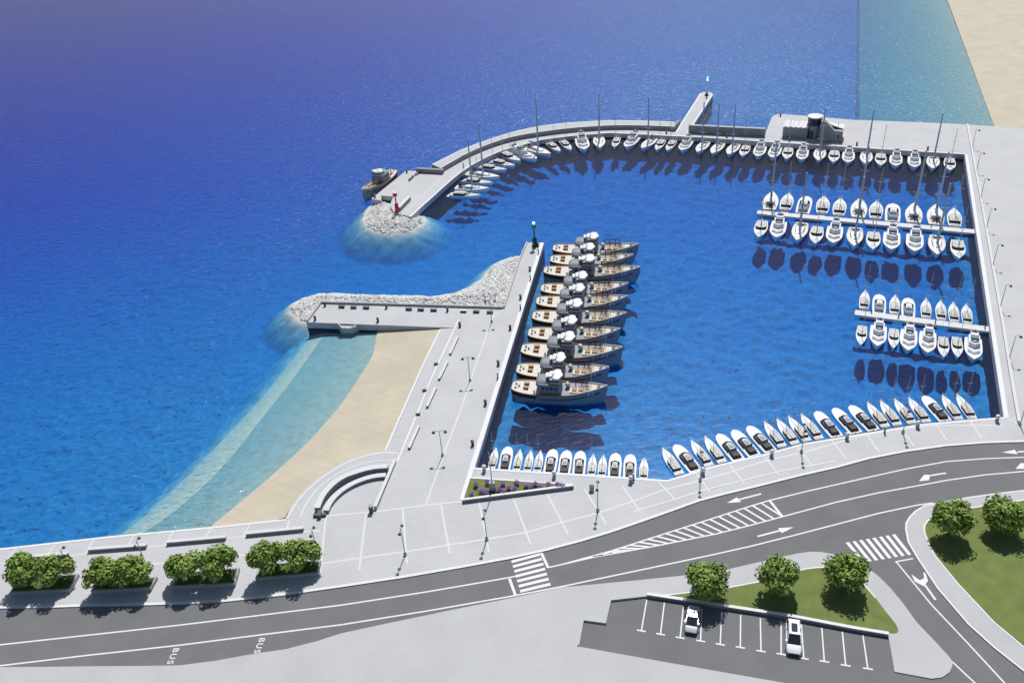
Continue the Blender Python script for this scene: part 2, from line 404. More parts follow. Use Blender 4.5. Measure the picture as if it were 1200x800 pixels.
RIGHT = '1330 567;1200 573.5;1170 577;1140 581;1110 586;1083 591.5;1072 598;1065 605;1061 612;1060.5 620;1063.5 635;1074 653;1086 671;1098 689;1116 710;1134 731;1164 758;1200 786.5;1260 830'
rp = pts(RIGHT)
struct(MB().prism(rp+[at(1400, 830)], 1.2, LAND).build('pavement', PAVE2))
# asphalt: one sheet under the kerbs
struct(MB().sheet([Vector((p.x, p.y, ROADZ)) for p in [Vector((220, 96, 0))]+[at(1500, 830), at(1500, 1200), at(-500, 1200), at(-420, 715)]+list(kerb_up[1:-1])+[at(1340, 512)]]).build('road', ASPH))
# far land behind the viewer
struct(MB().prism([(-3000, -2500), (3000, -2500), (3000, 20), (-3000, 20)], -8, 1.44).build('ground', PAVE2))
struct(MB().prism([(222, 20.1), (3000, 20.1), (3000, 170), (222, 170)], -8, 1.60).build('ground', PAVE2))
struct(MB().prism([(-3000, 20.1), (at(-400, 700).x-2, 20.1), (at(-400, 700).x-2, 60), (-3000, 60)], -8, 1.60).build('ground', PAVE2))

# kerb stones
def strip_obj(name, lines, wd, z, m, sm=0):
    mb = MB()
    for l in lines: ribbon(mb, smooth(l, sm) if sm else l, wd, z)
    return struct(mb.build(name, m))
Z1 = LAND+.004; Z2 = LAND+.008
k1 = offset(kerb_up, .14); k2 = offset(low, -.14); k3 = offset(rp, .14)
strip_obj('kerb', [offset(kerb_up, .22)], .42, Z2, KERB)
strip_obj('kerb', [k3], .22, Z2, KERB)

# lawns
lawn1 = pts('772.5 697.8;800 694.6;851 688.5;885 682;908 677;930 669.5;945 666;960 664.3;980 666;1000 674;1014 686;1026 700;1038 716;1050 731;1053 738;1051 741.2;1046 741.8;990 734.2;942 726.8;925 722.8;850 711.5')
lawn2 = pts('1330 578;1200 585.5;1170 590;1140 594.5;1115 599.5;1098 604;1088 609;1083.5 614.5;1083 620;1083.8 625;1089 638;1095 650;1108 666;1122 683;1143 705.5;1164 728;1200 758;1290 830;1400 830')
struct(MB().sheet(lawn1, LAND+.02).build('lawn', LAWN)); struct(MB().sheet(lawn2, LAND+.02).build('lawn', LAWN))
strip_obj('kerb', [lawn1[:12]], .2, LAND+.03, KERB)
strip_obj('kerb', [lawn2[:-2]], .22, LAND+.03, KERB)

# pale stone bands in the promenade
bands = ['382 604;440 599;492 592.5;545 586.5', '120 666;250 653.5;375 641',
 '377 660;420 653.5;475 646;540 636;615 624;665 610;700 601;740 587.5;780 573;840 557.5;896 540;940 530;980 519;1007.5 511;1050 503.5;1097.5 498;1176 498',
 '382 604;375 672', '429 600;421 667', '472 596.5;477 660', '517 592;527 648', '561 586;573 646', '601 582;622 637', '641 578;666 626', '685 572.5;711 615', '729 569;751 600', '772 564.5;792 586',
 '815 553.5;832 576', '855 544;872 566', '896 535;913 556', '935 524;952 546', '975 515.5;992 538', '1015 508;1031 530', '1056 502;1071 522.5', '1096 496.5;1110 516', '1137 493;1151 514',
 '0 660;82 651;182 640;289 628;375 621.5', '157 627;146 645', '203 622.5;192 640', '248 618.5;237 634', '293 614;284 629', '20 641;6 658', '66 636;54 652', '111 631;100 648', '339 609.5;335 624',
 '580 365;560 421;540 480;519 535;498.7 592.5', '742 599.5;790 585;830 572.5;912 552.5;980 540', '590 362.5;578 372', '556.5 549;680 557;782 563.5', '1176 488.5;1193 497']
mb = MB()
for k, b in enumerate(bands): ribbon(mb, pts(b), .28 if k not in (29,) else .32, Z1+.0006*k)
struct(mb.build('paving_band', BAND))
edge = pts('556.5 547.5;680 555;782 562;800 556.5;830 547;870 537.5;890 533;940 519.5;990 511;1080 496.5;1176 488.5')
strip_obj('quay_coping', [offset(edge, -.25)], .45, Z2+.02, KERB)
strip_obj('quay_coping', [offset(pts('1176 488.5;1130.3 181'), -.4)], .7, Z2+.02, KERB)
strip_obj('quay_coping', [offset(pts('1130.3 181;896 166.3'), -.35)], .6, Z2+.02, KERB)
strip_obj('quay_coping', [offset(pts('-400 683;0 642;130 627.5;250 616.5;335 607.5'), -.25)], .4, Z2+.02, KERB)

# road markings
Q = ROADZ+.006
mk = ['-400 765;0 755;210 732;300 721;400 708.5;500 693;570 681;606 674.5', '642.5 664.5;700 651.5;765 640;840 625;880 615;917 605;980 588;1030 577;1080 568;1109 562.5;1155 556;1200 552;1320 548',
      '660 660.5;715 645.5;790 621.5;840 605.5;880 592.5;901.7 586;946.7 575;1013 560;1060 549.5;1109 540.5;1155 537;1200 535.5;1320 534',
      '-400 790;0 779.5;105 767;210 755.5;300 744;400 731.5;500 715.5;600 698;660 686.5;700 678;760 665.5;840 648.5;880 639.5;930 627;980 614;1030 601;1075 591.5;1093 589',
      '634 646.5;642.5 665', '597 677.5;604 697', '901.7 586;917 605', '1050 657.5;1092 708.5;1135 754;1177.5 800;1215 840', '1116 775;1146 803;1190 845', '1049 658;1070 654']
mb = MB()
for i, l in enumerate(mk): ribbon(mb, pts(l, ROADZ), .22 if i < 4 else (.38 if i in (4, 5, 6) else .2), Q+.0004*i)
up = resample(pts('660 660.5;715 645.5;790 621.5;840 605.5;880 592.5;901.7 586', ROADZ), 24); lo_ = resample(pts('674 657.5;700 651.5;765 640;840 625;880 615;917 605', ROADZ), 24)
for i in range(2, 23):
    ribbon(mb, [up[i], lo_[min(23, i+1)]], .3, Q+.006)
def quad_bars(mb, a, b, c, d, n, duty):
    """n bars filling the quadrilateral a-b (start side) to d-c, bars run a->d"""
    a, b, c, d = [at(*p, ROADZ) for p in (a, b, c, d)]
    for i in range(n):
        f0 = i/(n-1+duty); f1 = (i+duty)/(n-1+duty)
        mb.sheet([a.lerp(b, f0), a.lerp(b, f1), d.lerp(c, f1), d.lerp(c, f0)], Q+.008)
quad_bars(mb, (599, 656.5), (610, 694), (645.5, 685.5), (632.5, 647.5), 7, .52)
quad_bars(mb, (991, 635.5), (1049, 625.5), (1068, 649.5), (1010, 659), 8, .5)
def poly_mark(mb, s, z=.01): mb.sheet(pts(s, ROADZ), ROADZ+z)
def seg(mb, s, wd): ribbon(mb, pts(s, ROADZ), wd, ROADZ+.0104)
seg(mb, '892 578.3;866 585', .28); poly_mark(mb, '852 589;863.5 582.3;868.5 587.8', .011)
seg(mb, '887.5 628.2;914 621.3', .28); poly_mark(mb, '930 617.4;911.7 618.5;916 624.3', .011)
seg(mb, '1108.7 554;1086 557.5', .28); poly_mark(mb, '1077 563.5;1083 556;1090 556.2;1088.5 562.5', .011)
seg(mb, '1240 526;1192 529.3', .28); poly_mark(mb, '1174.5 529.8;1189 526.6;1192.5 532', .011)
seg(mb, '1225 541;1199 546', .28); poly_mark(mb, '1190 549;1196 542.5;1204 542.5;1202 549', .011)
seg(mb, '1096.5 702.5;1081 681', .28); poly_mark(mb, '1068 672.5;1072 681;1083 686.5;1087.5 680;1085 672;1082 669.5;1083 677;1078 679.5', .011)
bays = ['757.9 702.5;751.6 738.6', '778.6 705.5;774 742.6', '801 709;797 746.7', '822.5 712.5;821 750.5', '845.6 716;844 754.5', '868 720;867.5 758', '891 723.8;891.8 762.4', '915.4 727.5;915.4 766', '939 731;942 771', '963 735;966 774.5', '987 739;991 779', '1011 742.5;1017 783']
for i, b in enumerate(bays):
    p, q = pts(b, ROADZ); ribbon(mb, [p, q], .16, Q+.0003*i)
    a, c = pts(bays[max(0, i-1)], ROADZ)[1], pts(bays[min(11, i+1)], ROADZ)[1]; t = (c-a).normalized()
    ribbon(mb, [q-t*.55, q+t*.55], .2, Q+.005+.0003*i)
struct(mb.build('road_marking', PAINT))
for (px, py), (qx, qy) in (((186.5, 761), (197.5, 777)), ((290.5, 748.5), (302, 764.5))):
    pass
for (px, py, qx, qy) in ((203.5, 759, 195.2, 777.5), (304.2, 747, 297.2, 764.5)):
    a = at(px, py, ROADZ); b = at(qx, qy, ROADZ); cu = bpy.data.curves.new('bus_lettering', 'FONT'); cu.body = 'BUS'; cu.size = 1; cu.space_character = 1.22; cu.offset = .012
    ob = bpy.data.objects.new('tmp', cu); C.objects.link(ob); bpy.context.view_layer.update()
    me = bpy.data.meshes.new_from_object(ob.evaluated_get(bpy.context.evaluated_depsgraph_get())); C.objects.unlink(ob); bpy.data.objects.remove(ob)
    xs = [v.co.x for v in me.vertices]; ys = [v.co.y for v in me.vertices]; L = (b-a).length
    for v in me.vertices:
        u = (v.co.x-min(xs))/(max(xs)-min(xs)); h = (v.co.y-min(ys))/(max(ys)-min(ys))
        v.co = Vector((u*L, h*.8, 0))
    # thicker strokes: the painted letters are bold
    o = bpy.data.objects.new('bus_lettering', me); C.objects.link(o); me.materials.append(PAINT)
    o.location = (a.x, a.y, ROADZ+.008); o.rotation_euler = (0, 0, math.atan2(b.y-a.y, b.x-a.x)); struct(o)
# ------------------------------------------------------------------ piers, breakwater, walls
def thing_from(name, label, cat, base, group=None):
    o = empty(name, tuple(base), 0, label, cat, group); return o
def world_part(mb, name, m, root, sharp=35):
    o = mb.build(name, m, root, sharp); mi = Vector(root.location)
    for v in o.data.vertices: v.co -= mi
    return o
# west pier
pl = pts('440 599;492 592;545 585.5;637.5 284.5;616.5 284;590 361;533 384')
r = thing_from('pier', 'long pale concrete pier carrying the double lamps beside the trawlers', 'pier', at(540, 480))
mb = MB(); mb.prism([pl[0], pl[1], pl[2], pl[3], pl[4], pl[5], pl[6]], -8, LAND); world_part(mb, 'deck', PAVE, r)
mb = MB(); ribbon(mb, offset(pts('545 585.5;556.5 547.5;637.5 284.5'), .45), .8, Z2+.02); world_part(mb, 'coping', KERB, r)
mb = MB(); rail(mb, pts('616.8 284.8;609 303;590 361'), 0, .3, LAND, LAND+.45); world_part(mb, 'low_wall', CONC, r)
# T jetty
r = thing_from('jetty', 'short concrete jetty with rows of grey benches between rubble and sand', 'jetty', at(450, 370))
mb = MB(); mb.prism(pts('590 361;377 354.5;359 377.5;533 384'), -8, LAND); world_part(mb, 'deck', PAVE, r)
mb = MB(); rail(mb, pts('590 361;480 357.7;377 354.5;359 377.5'), 0, .35, LAND, LAND+.5); world_part(mb, 'low_wall', CONC, r)
a = at(396, 379); b = at(419, 380); t = (b-a).normalized(); nrm = Vector((t.y, -t.x, 0))
mb = MB(); mb.prism([a, b, b-t*1.1+nrm*1.1, a+t*1.1+nrm*1.1], -3, LAND-.35); world_part(mb, 'landing', CONC, r)
for s, e in ((a, a+t*1.1+nrm*1.1), (b, b-t*1.1+nrm*1.1)):
    mb = MB(); mb.tube((s.x, s.y, LAND+.12), (e.x, e.y, LAND-.2), .12); world_part(mb, 'handrail', WHITE2, r)
# beach walk (a lower step beside the pier)
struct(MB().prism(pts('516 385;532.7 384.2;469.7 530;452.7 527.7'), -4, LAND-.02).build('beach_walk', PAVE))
mbk = MB()
ribbon(mbk, pts('537.5 374;505 445;470 530;440 599'), .3, Z2+.012)
ribbon(mbk, offset(pts('517 386;500 421;484 457;468 493;453 527.5'), -.2), .35, Z2+.012)
struct(mbk.build('quay_coping', KERB))

# breakwater with its curved wave wall
E_in = pts('482 254;496 241;510 228.5;520 219.3;530 210.5;541 201.5;554 193;571 184;590 176;612.5 170;635 164;657 161;680 158.4;715 156;750 157.6;790 159.7;805 160.3;830 161.6;860 163.7;896 166.3')
Zc = LAND+1.25
Iw = smooth(pts('516.7 197.7;524 193.3;532.5 188.5;543.7 182;565 172.2;590 163.4;611 158.5;635 154.8;657 151.8;680 149.6;715 147.2;750 147.3;790.5 148.9', Zc), 2)
Ow = smooth(pts('506 193;516 188;525 183.5;540 175.8;562 167.4;590 158;608 153;627.5 149;650 145.6;680 143;715 141.4;750 141.6;791 143.3', Zc), 2)
r = thing_from('breakwater', 'long curved breakwater with raised wave wall sheltering the boats', 'breakwater', at(640, 160))
deck = list(E_in)+pts('896 160.5;806.5 156;800 156.5;791 155.5')+[Vector((p.x, p.y, LAND)) for p in reversed(Iw)]+pts('512 203.2;488 201.8;488 200.5;476 200;435 233;446.8 235;446.8 229.2;461 230.2;457 240;462 249')
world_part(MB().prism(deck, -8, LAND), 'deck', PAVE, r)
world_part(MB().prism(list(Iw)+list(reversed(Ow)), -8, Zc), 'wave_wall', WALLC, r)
mb = MB(); mb.prism(list(offset(Iw, .03))+list(reversed(Ow)), Zc+.001, Zc+.12); world_part(mb, 'crest_slab', CONC, r); Zc += .12
mb = MB(); ribbon(mb, offset(Iw, .25), .35, Zc+.01); ribbon(mb, offset(Ow, -.3), .5, Zc+.01); world_part(mb, 'coping', BAND, r)
Zc -= .12
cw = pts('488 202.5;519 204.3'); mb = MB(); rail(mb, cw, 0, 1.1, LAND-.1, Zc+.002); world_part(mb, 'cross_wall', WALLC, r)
mb = MB(); ribbon(mb, offset(E_in, .3), .5, Z2+.02); world_part(mb, 'edge_coping', KERB, r)
mb = MB(); rail(mb, pts('467.5 247.5;480 234.5'), -.45, .45, LAND-.1, LAND+1.0); world_part(mb, 'parapet', WALLD, r)
mb = MB(); rail(mb, pts('467.5 247.5;480 234.5'), -.47, .47, LAND+1.002, LAND+1.08); world_part(mb, 'coping', BAND, r)
mb = MB(); ribbon(mb, pts('520 206;505 220;470 253'), .2, Z2); world_part(mb, 'paving_line', BAND, r)
# straight sea wall
r = thing_from('sea_wall', 'tall straight grey sea wall between spur jetty and terminal apron', 'wall', at(850, 158))
wl = pts('806.6 156;850 158.3;896 160.6'); Zw = LAND+2.3
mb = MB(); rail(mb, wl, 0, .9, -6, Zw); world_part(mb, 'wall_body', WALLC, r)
mb = MB(); rail(mb, wl, -.08, .98, Zw+.002, Zw+.16); world_part(mb, 'coping', CONC, r)
# little return wall left of the spur jetty
r = thing_from('return_wall', 'small angled wall end where breakwater meets the spur jetty', 'wall', at(792, 150))
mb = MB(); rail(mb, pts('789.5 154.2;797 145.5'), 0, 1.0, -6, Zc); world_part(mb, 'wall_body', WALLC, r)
# spur jetty
r = thing_from('spur_jetty', 'narrow pale jetty jutting seaward with rounded end and white beacon', 'jetty', at(812, 135))
sp = pts('791 155.4;820 110;822 108.8;825 108.2;830 108.4;834 109.2;835.6 111.2;806.5 155.9;800 156.4')
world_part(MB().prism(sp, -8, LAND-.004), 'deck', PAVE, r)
mb = MB(); ribbon(mb, offset(sp[:8], -.3), .5, Z2+.02); world_part(mb, 'coping', KERB, r)
# pontoons
def pontoon(far_, near_, label):
    a, b = pts(far_, .75); c = pts(near_, .75)[0]
    r = thing_from('pontoon', label, 'pontoon', (a.x, a.y, 0))
    t = (b-a).normalized(); n = Vector((t.y, -t.x, 0)); wd = abs((c-a).dot(n)); L = (b-a).length
    A = Vector((a.x, a.y, 0)); B = Vector((b.x, b.y, 0))
    mb = MB(); k = max(2, round(L/7.5))
    for i in range(k):
        p = A+t*(L*i/k+.02); q = A+t*(L*(i+1)/k-.02)
        mb.prism([p, q, q+n*wd, p+n*wd], .35, .75)
    world_part(mb, 'deck', BAND, r)
    mb = MB()
    for i in range(k):
        p = A+t*(L*(i+.12)/k); q = A+t*(L*(i+.88)/k)
        mb.prism([p+n*.15, q+n*.15, q+n*(wd-.15), p+n*(wd-.15)], -.5, .35)
    world_part(mb, 'float', MIDG, r)
    return A, B, t, n, wd
P1 = pontoon('888 246.5;1143.5 269', '888 250.6;1143.5 273', 'long white floating pontoon across the north of the basin')
P2 = pontoon('1002 363;1159 382.5', '1002 368.6;1159 388', 'short white floating pontoon nearer the road')

# rubble mounds
def in_poly(x, y, poly):
    c = False; n = len(poly)
    for i in range(n):
        x0, y0 = poly[i][:2]; x1, y1 = poly[(i+1) % n][:2]
        if (y0 > y) != (y1 > y) and x < (x1-x0)*(y-y0)/(y1-y0)+x0: c = not c
    return c
def rubble(name, outline, n, top, seed, smin, smax, label=None):
    rr = random.Random(seed); P = pts(outline, 0); xs = [p.x for p in P]; ys = [p.y for p in P]
    b = bmesh.new(); bmesh.ops.create_icosphere(b, subdivisions=1, radius=1); tv = [v.co.copy() for v in b.verts]; tf = [[v.index for v in f.verts] for f in b.faces]; b.free()
    mb = MB(); made = 0
    PX = np.array([[p.x, p.y] for p in P])
    while made < n:
        x = rr.uniform(min(xs)-1.2, max(xs)+1.2); y = rr.uniform(min(ys)-1.2, max(ys)+1.2)
        d = float(poly_dist(np.array([x]), np.array([y]), P)[0])
        if d > 1.3: continue
        s = rr.uniform(smin, smax); z = min(top, -d*.32)-.28*s if d < 0 else -d*.6-.35
        rot = Matrix.Rotation(rr.uniform(0, 6.28), 3, Vector((rr.uniform(-1, 1), rr.uniform(-1, 1), rr.uniform(-1, 1))).normalized())
        sc = Vector((s*rr.uniform(.8, 1.3), s*rr.uniform(.7, 1.1), s*rr.uniform(.5, .9)))
        mb.add([Vector((x, y, z))+rot@Vector((v.x*sc.x*rr.uniform(.82, 1.1), v.y*sc.y*rr.uniform(.82, 1.1), v.z*sc.z*rr.uniform(.82, 1.1))) for v in tv], tf); made += 1
    o = mb.build(name, ROCK, sharp=25); return struct(o, 'stuff')
rubble('rubble_mound', ROCKS1, 1900, 1.1, 3, .30, .58)
rubble('rubble_mound', ROCKS2, 5200, 1.2, 4, .30, .58)

# amphitheatre beside the beach
AM = LAND
r = thing_from('curved_bench', 'outer curved bench step of the small amphitheatre by the beach', 'bench', at(405, 565), 'amphitheatre steps')
o1 = smooth(pts('455 553.5;442 554.3;430 556.5;417 560.5;405 565;394 572.5;385 582;379.5 591;376 600.5'), 1)
o2 = smooth(pts('452.5 561;440 562;427 565.5;415 570.5;404 577;395 585;389 593;385.5 601'), 1)
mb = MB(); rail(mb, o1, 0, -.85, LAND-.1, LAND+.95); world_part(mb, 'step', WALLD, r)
mb = MB(); rail(mb, o1, .06, -.9, LAND+.952, LAND+1.05); world_part(mb, 'seat_slab', BAND, r)
r = thing_from('curved_bench', 'inner lower curved bench step of the small amphitheatre', 'bench', at(404, 577), 'amphitheatre steps')
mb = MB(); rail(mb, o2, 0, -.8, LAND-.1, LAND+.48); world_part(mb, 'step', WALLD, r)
mb = MB(); rail(mb, o2, .05, -.85, LAND+.482, LAND+.57); world_part(mb, 'seat_slab', BAND, r)
mb = MB(); l = smooth(pts('467.5 530;452 528.5;436 531;420 535.5;403 542;388 550.5;371 562.5;358.5 574;349 584;341 595.5;334 607.5'), 1); ribbon(mb, offset(l, .25), .4, Z2+.016)
l = smooth(pts('462 540;448 539;430 541.5;412 547;397 554;383 563;371 573.5;362 585;356 595;352 605.5'), 1); ribbon(mb, l, .3, Z2+.016); struct(mb.build('paving_band', BAND))
r = thing_from('straight_wall', 'low white straight wall closing the amphitheatre beside the pier', 'wall', at(452, 570))
mb = MB(); rail(mb, pts('463.5 541.5;440 597'), -.18, .22, LAND-.1, LAND+.62); world_part(mb, 'wall_body', CONC, r)
mb = MB(); rail(mb, pts('463.5 541.5;440 597'), -.22, .26, LAND+.622, LAND+.72); world_part(mb, 'coping', BAND, r)
r = thing_from('stone_pillar', 'dark upright stone pillar at the foot of the straight wall', 'pillar', at(435.5, 599.5))
mb = MB(); c = at(435.5, 599.5); mb.box(c.x-.28, c.x+.28, c.y-.28, c.y+.28, LAND-.05, LAND+1.15); world_part(mb, 'shaft', DARKC, r)
mb = MB(); mb.box(c.x-.33, c.x+.33, c.y-.33, c.y+.33, LAND+1.152, LAND+1.28); world_part(mb, 'cap', MIDG, r)
r = thing_from('end_pillar', 'dark cross shaped end block of the curved benches', 'pillar', at(375, 604.5))
mb = MB(); c = at(375, 604.5); t = (at(381, 604)-at(369, 605)).normalized(); n = Vector((-t.y, t.x, 0))
mb.prism([c-t*.95-n*.2, c+t*.95-n*.2, c+t*.95+n*.2, c-t*.95+n*.2], LAND-.05, LAND+.45); world_part(mb, 'arm', DARKC, r)
mb = MB(); mb.prism([c-t*.28-n*.6, c+t*.28-n*.6, c+t*.28+n*.6, c-t*.28+n*.6], LAND-.05, LAND+.75); world_part(mb, 'block', DARKC, r)

# long low wall on the east quay
r = thing_from('quay_wall', 'low kerb wall running the length of the east quay by the lamps', 'wall', at(1160, 300))
l = pts('1133.3 147;1139 180;1148 228;1159.5 294;1173 373;1187 460;1193.5 496')
mb = MB(); rail(mb, l, -.15, .2, LAND-.1, LAND+.42); world_part(mb, 'wall_body', CONC, r)
mb = MB(); rail(mb, l, -.2, .25, LAND+.422, LAND+.5); world_part(mb, 'coping', BAND, r)
# car park retaining wall
r = thing_from('retaining_wall', 'low retaining wall between lawn triangle and parking bays', 'wall', at(900, 719))
l = pts('758 698.5;840 711;925.5 724;1000 738.2;1041 745')
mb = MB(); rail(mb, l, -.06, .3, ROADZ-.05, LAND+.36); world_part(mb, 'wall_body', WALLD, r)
mb = MB(); rail(mb, l, -.09, .34, LAND+.362, LAND+.44); world_part(mb, 'coping', KERB, r)
r = thing_from('kerb_wall', 'dark stepped kerb wall at the west corner of the car park', 'wall', at(710, 720))
mb = MB(); rail(mb, pts('758 698.8;716 703.6;710 730.5;684 727;678.5 756.5'), -.2, .02, ROADZ-.05, LAND+.16); world_part(mb, 'wall_body', CONC, r)

# ------------------------------------------------------------------ terminal building
b0 = at(916.5, 161.5); b1 = at(984, 165.6); u = (b1-b0).normalized(); BL = (b1-b0).length
BR = thing_from('terminal_building', 'small grey harbour terminal with round white topped tower and ribbed roof', 'building', b0)
BR.rotation_euler = (0, 0, math.atan2(u.y, u.x)); HS = 1.15
S = BL/20.0
def bpart(mb, name, m, parent=BR, sharp=35):
    mb.v = [(x*S, y*S, z*S*HS) for x, y, z in mb.v]; return mb.build(name, m, parent, sharp)
MIDW = mat('terminal_wall', (.30, .303, .30), .7, noise=(.6, .06))
w1 = bpart(MB().box(0, 8.6, 0, 5, 0, 3.5), 'west_wing', MIDW)
mb = MB()
n = 44; top = []
for i in range(n+1):   # white ribbed roof with a wavy rear edge
    x = -.2+8.9*i/n; z = 3.52+.35*abs(math.sin(math.pi*x/1.75)); back = 7.4+.5*math.sin(x*1.1)
    top.append([(x, -.15, 3.505), (x, -.15, z), (x, back, z-.1), (x, back, 3.3)])
mb.loft(top); bpart(mb, 'ribbed_roof', WHITE2)
bpart(MB().box(3.4, 7.6, 4.9, 6.9, 0, 3.3), 'rear_wall', MIDW)
bpart(MB().box(-.6, 6.4, -.9, -.02, 0, .22), 'plinth', CONC)
tw = bpart(MB().lathe((10.6, 2.6, 0), [(2.55, 0), (2.55, 3.9), (2.75, 3.92), (2.75, 4.2)], 32), 'tower', MIDW)
bpart(MB().lathe((10.6, 2.6, 4.2), [(2.35, .003), (2.35, 2.3)], 32), 'window_band', GLASS, tw)
mb = MB()
for k in range(14):
    t = 2*math.pi*k/14; mb.tube((10.6+2.4*math.cos(t), 2.6+2.4*math.sin(t), 4.2), (10.6+2.4*math.cos(t), 2.6+2.4*math.sin(t), 6.5), .07, n=6)
bpart(mb, 'mullion', DKGREY, tw)
bpart(MB().lathe((10.6, 2.6, 6.5), [(2.6, 0), (2.75, .1), (2.75, .42), (2.2, .6)], 32), 'tower_roof', WHITE2, tw)
d = bpart(MB().box(8.9, 10.5, -.05, .3, .1, 2.7), 'doorway', BLACK)
bpart(MB().box(9.62, 9.78, -.09, -.052, .1, 2.7), 'door_frame', MIDG, d)
mb = MB(); mb.prism([(8.7, -1.2), (12.3, -1.5), (12.6, .2), (8.3, .2)], 0, .3); bpart(mb, 'step', CONC)
mb = MB()
fr = [(12.5, 0), (20.7, 0), (20.7, 3.4), (17.7, 3.5), (14.7, 6.1), (12.9, 6.4)]
mb.add([(x, -1.3, z) for x, z in fr]+[(x, 1.2, z) for x, z in fr], [(5, 4, 3, 2, 1, 0), (6, 7, 8, 9, 10, 11)]+[(i, (i+1) % 6, 6+(i+1) % 6, 6+i) for i in range(6)])
bpart(mb, 'gable_wall', MIDW)
bpart(MB().box(17.02, 20.6, 1.21, 6, 0, 3.3), 'east_wing', MIDW)
bpart(MB().box(18.7, 19.5, -1.36, -1.302, 1.4, 2.4), 'window', GLASS)
mb = MB(); rings = []
for i in range(13):
    f = i/12; x = 13.0+7.8*f; z = 6.5-2.85*f**.6 if f > 0 else 6.5
    rings.append([(x, 1.22, z-.15), (x, 1.22, z), (x, 7.6-1.2*f, max(3.65, z-.9)), (x, 7.6-1.2*f, max(3.5, z-1.1))])
mb.loft(rings); bpart(mb, 'curved_roof', WHITE2)
bpart(MB().box(13.2, 17.0, 1.25, 6.0, 0, 3.3), 'hall', MIDW)
# ------------------------------------------------------------------ boats (bow towards +x, stern at x = 0, waterline z = 0)
def hull_rings(L, B, fb, shape, x0=0.0, n=15, draft=.45, flare=.86):
    """shape(t) half breadth fraction; fb(t) height of the deck edge"""
    R = []
    for i in range(n):
        t = i/(n-1); b = max(.015, B*shape(t)); h = fb(t); x = x0+(L-x0)*t
        xl = x0+(L-x0)*(t*(.93 if t > .5 else 1)+ (0 if t <= .5 else (1-t)*.0)) if t <= .5 else x0+(L-x0)*(.5+(t-.5)*.88)
        R.append([(xl, 0, -draft*(1-.75*t*t)), (xl, b*.62, -draft*.45), (xl*.35+x*.65, b*flare, h*.35), (x, b, h), (x, -b, h), (xl*.35+x*.65, -b*flare, h*.35), (xl, -b*.62, -draft*.45)])
    return R
def deck_plate(L, B, fb, shape, x0=0.0, inset=.93, dz=.012, thick=.05, n=17, t0=0.0, t1=1.0):
    R = []
    for i in range(n):
        t = t0+(t1-t0)*i/(n-1); b = max(.01, B*shape(t)*inset); h = fb(t); x = x0+(L-x0)*t*(.992 if t == 1 else 1)
        R.append([(x, -b, h-thick), (x, b, h-thick), (x, b, h+dz), (x, 0, h+dz+.04*b), (x, -b, h+dz)])
    return R
def outline(L, B, shape, x0, inset, t0, t1, n=14):
    a = []
    for i in range(n):
        t = t0+(t1-t0)*i/(n-1); a.append((x0+(L-x0)*t, B*shape(t)*inset))
    return a
def sharp_bow(t): return .80+.20*math.sin(min(1, t/.45)*math.pi/2) if t < .45 else max(0, 1-((t-.45)/.55)**2.1)
def round_bow(t): return .93+.07*math.sin(min(1, t/.4)*math.pi/2) if t < .5 else math.sqrt(max(0, 1-((t-.5)/.5)**2.9))
PROTO = {}
def make_sail():   # slim yacht: black spray hood and black cockpit end
    L, B = 10.0, 1.22; fb = lambda t: .95+.22*t*t
    r = empty('sailing_yacht', (0, 0, -60))
    MB().loft(hull_rings(L, B, fb, sharp_bow, .9)).build('hull', WHITE, r, 40)
    MB().loft(deck_plate(L, B, fb, sharp_bow, .9)).build('deck', WHITE2, r)
    MB().box(.05, 1.0, -.72, .72, .28, .42).build('swim_platform', WHITE2, r)
    def plan(x0, x1, wd, bulge):
        return [(x0, -wd*.92), (x1, -wd)]+[(x1+bulge*math.cos(q), wd*math.sin(q)) for q in (-1.1, -.7, -.35, 0, .35, .7, 1.1)]+[(x1, wd), (x0, wd*.92)]
    cb = MB().prism(plan(2.15, 5.0, 1.0, .95), .95, 1.52, .97).build('saloon', BLACK, r)
    MB().prism(plan(2.12, 4.95, .99, .93), 1.522, 1.60, .96).build('roof', BEIGE, cb)
    MB().lathe((3.7, 0, 1.60), [(.66, .001), (.66, .06), (.5, .08)], 16, 1.25, .9).build('roof_hatch', LTG, cb)
    MB().prism([(1.1, -.62), (2.1, -.72), (2.1, .72), (1.1, .62)], .9, 1.05).build('cockpit', LTG, r)
    MB().box(6.4, 8.6, -.09, .09, 1.05, 1.2).build('foredeck_hatch', LTG, r)
    m = MB().tube((5.5, 0, 1.4), (5.5, 0, 10.6), .062, .05, 6).build('mast', ALU, r)
    for z, wd in ((4.6, .85), (7.4, .65)): MB().tube((5.5, -wd, z), (5.5, wd, z), .03, n=4).build('spreader', ALU, m)
    MB().tube((5.4, 0, 2.35), (2.6, 0, 2.25), .07, .06, 6).build('boom', LTG, r)
    mb = MB()
    for s in (-1, 1): mb.tube((9.75, 0, 1.75), (8.8, s*.42, 1.7), .03, n=4); mb.tube((9.2, s*.3, 1.12), (9.2, s*.3, 1.72), .025, n=4)
    mb.build('bow_rail', ALU, r)
    return r
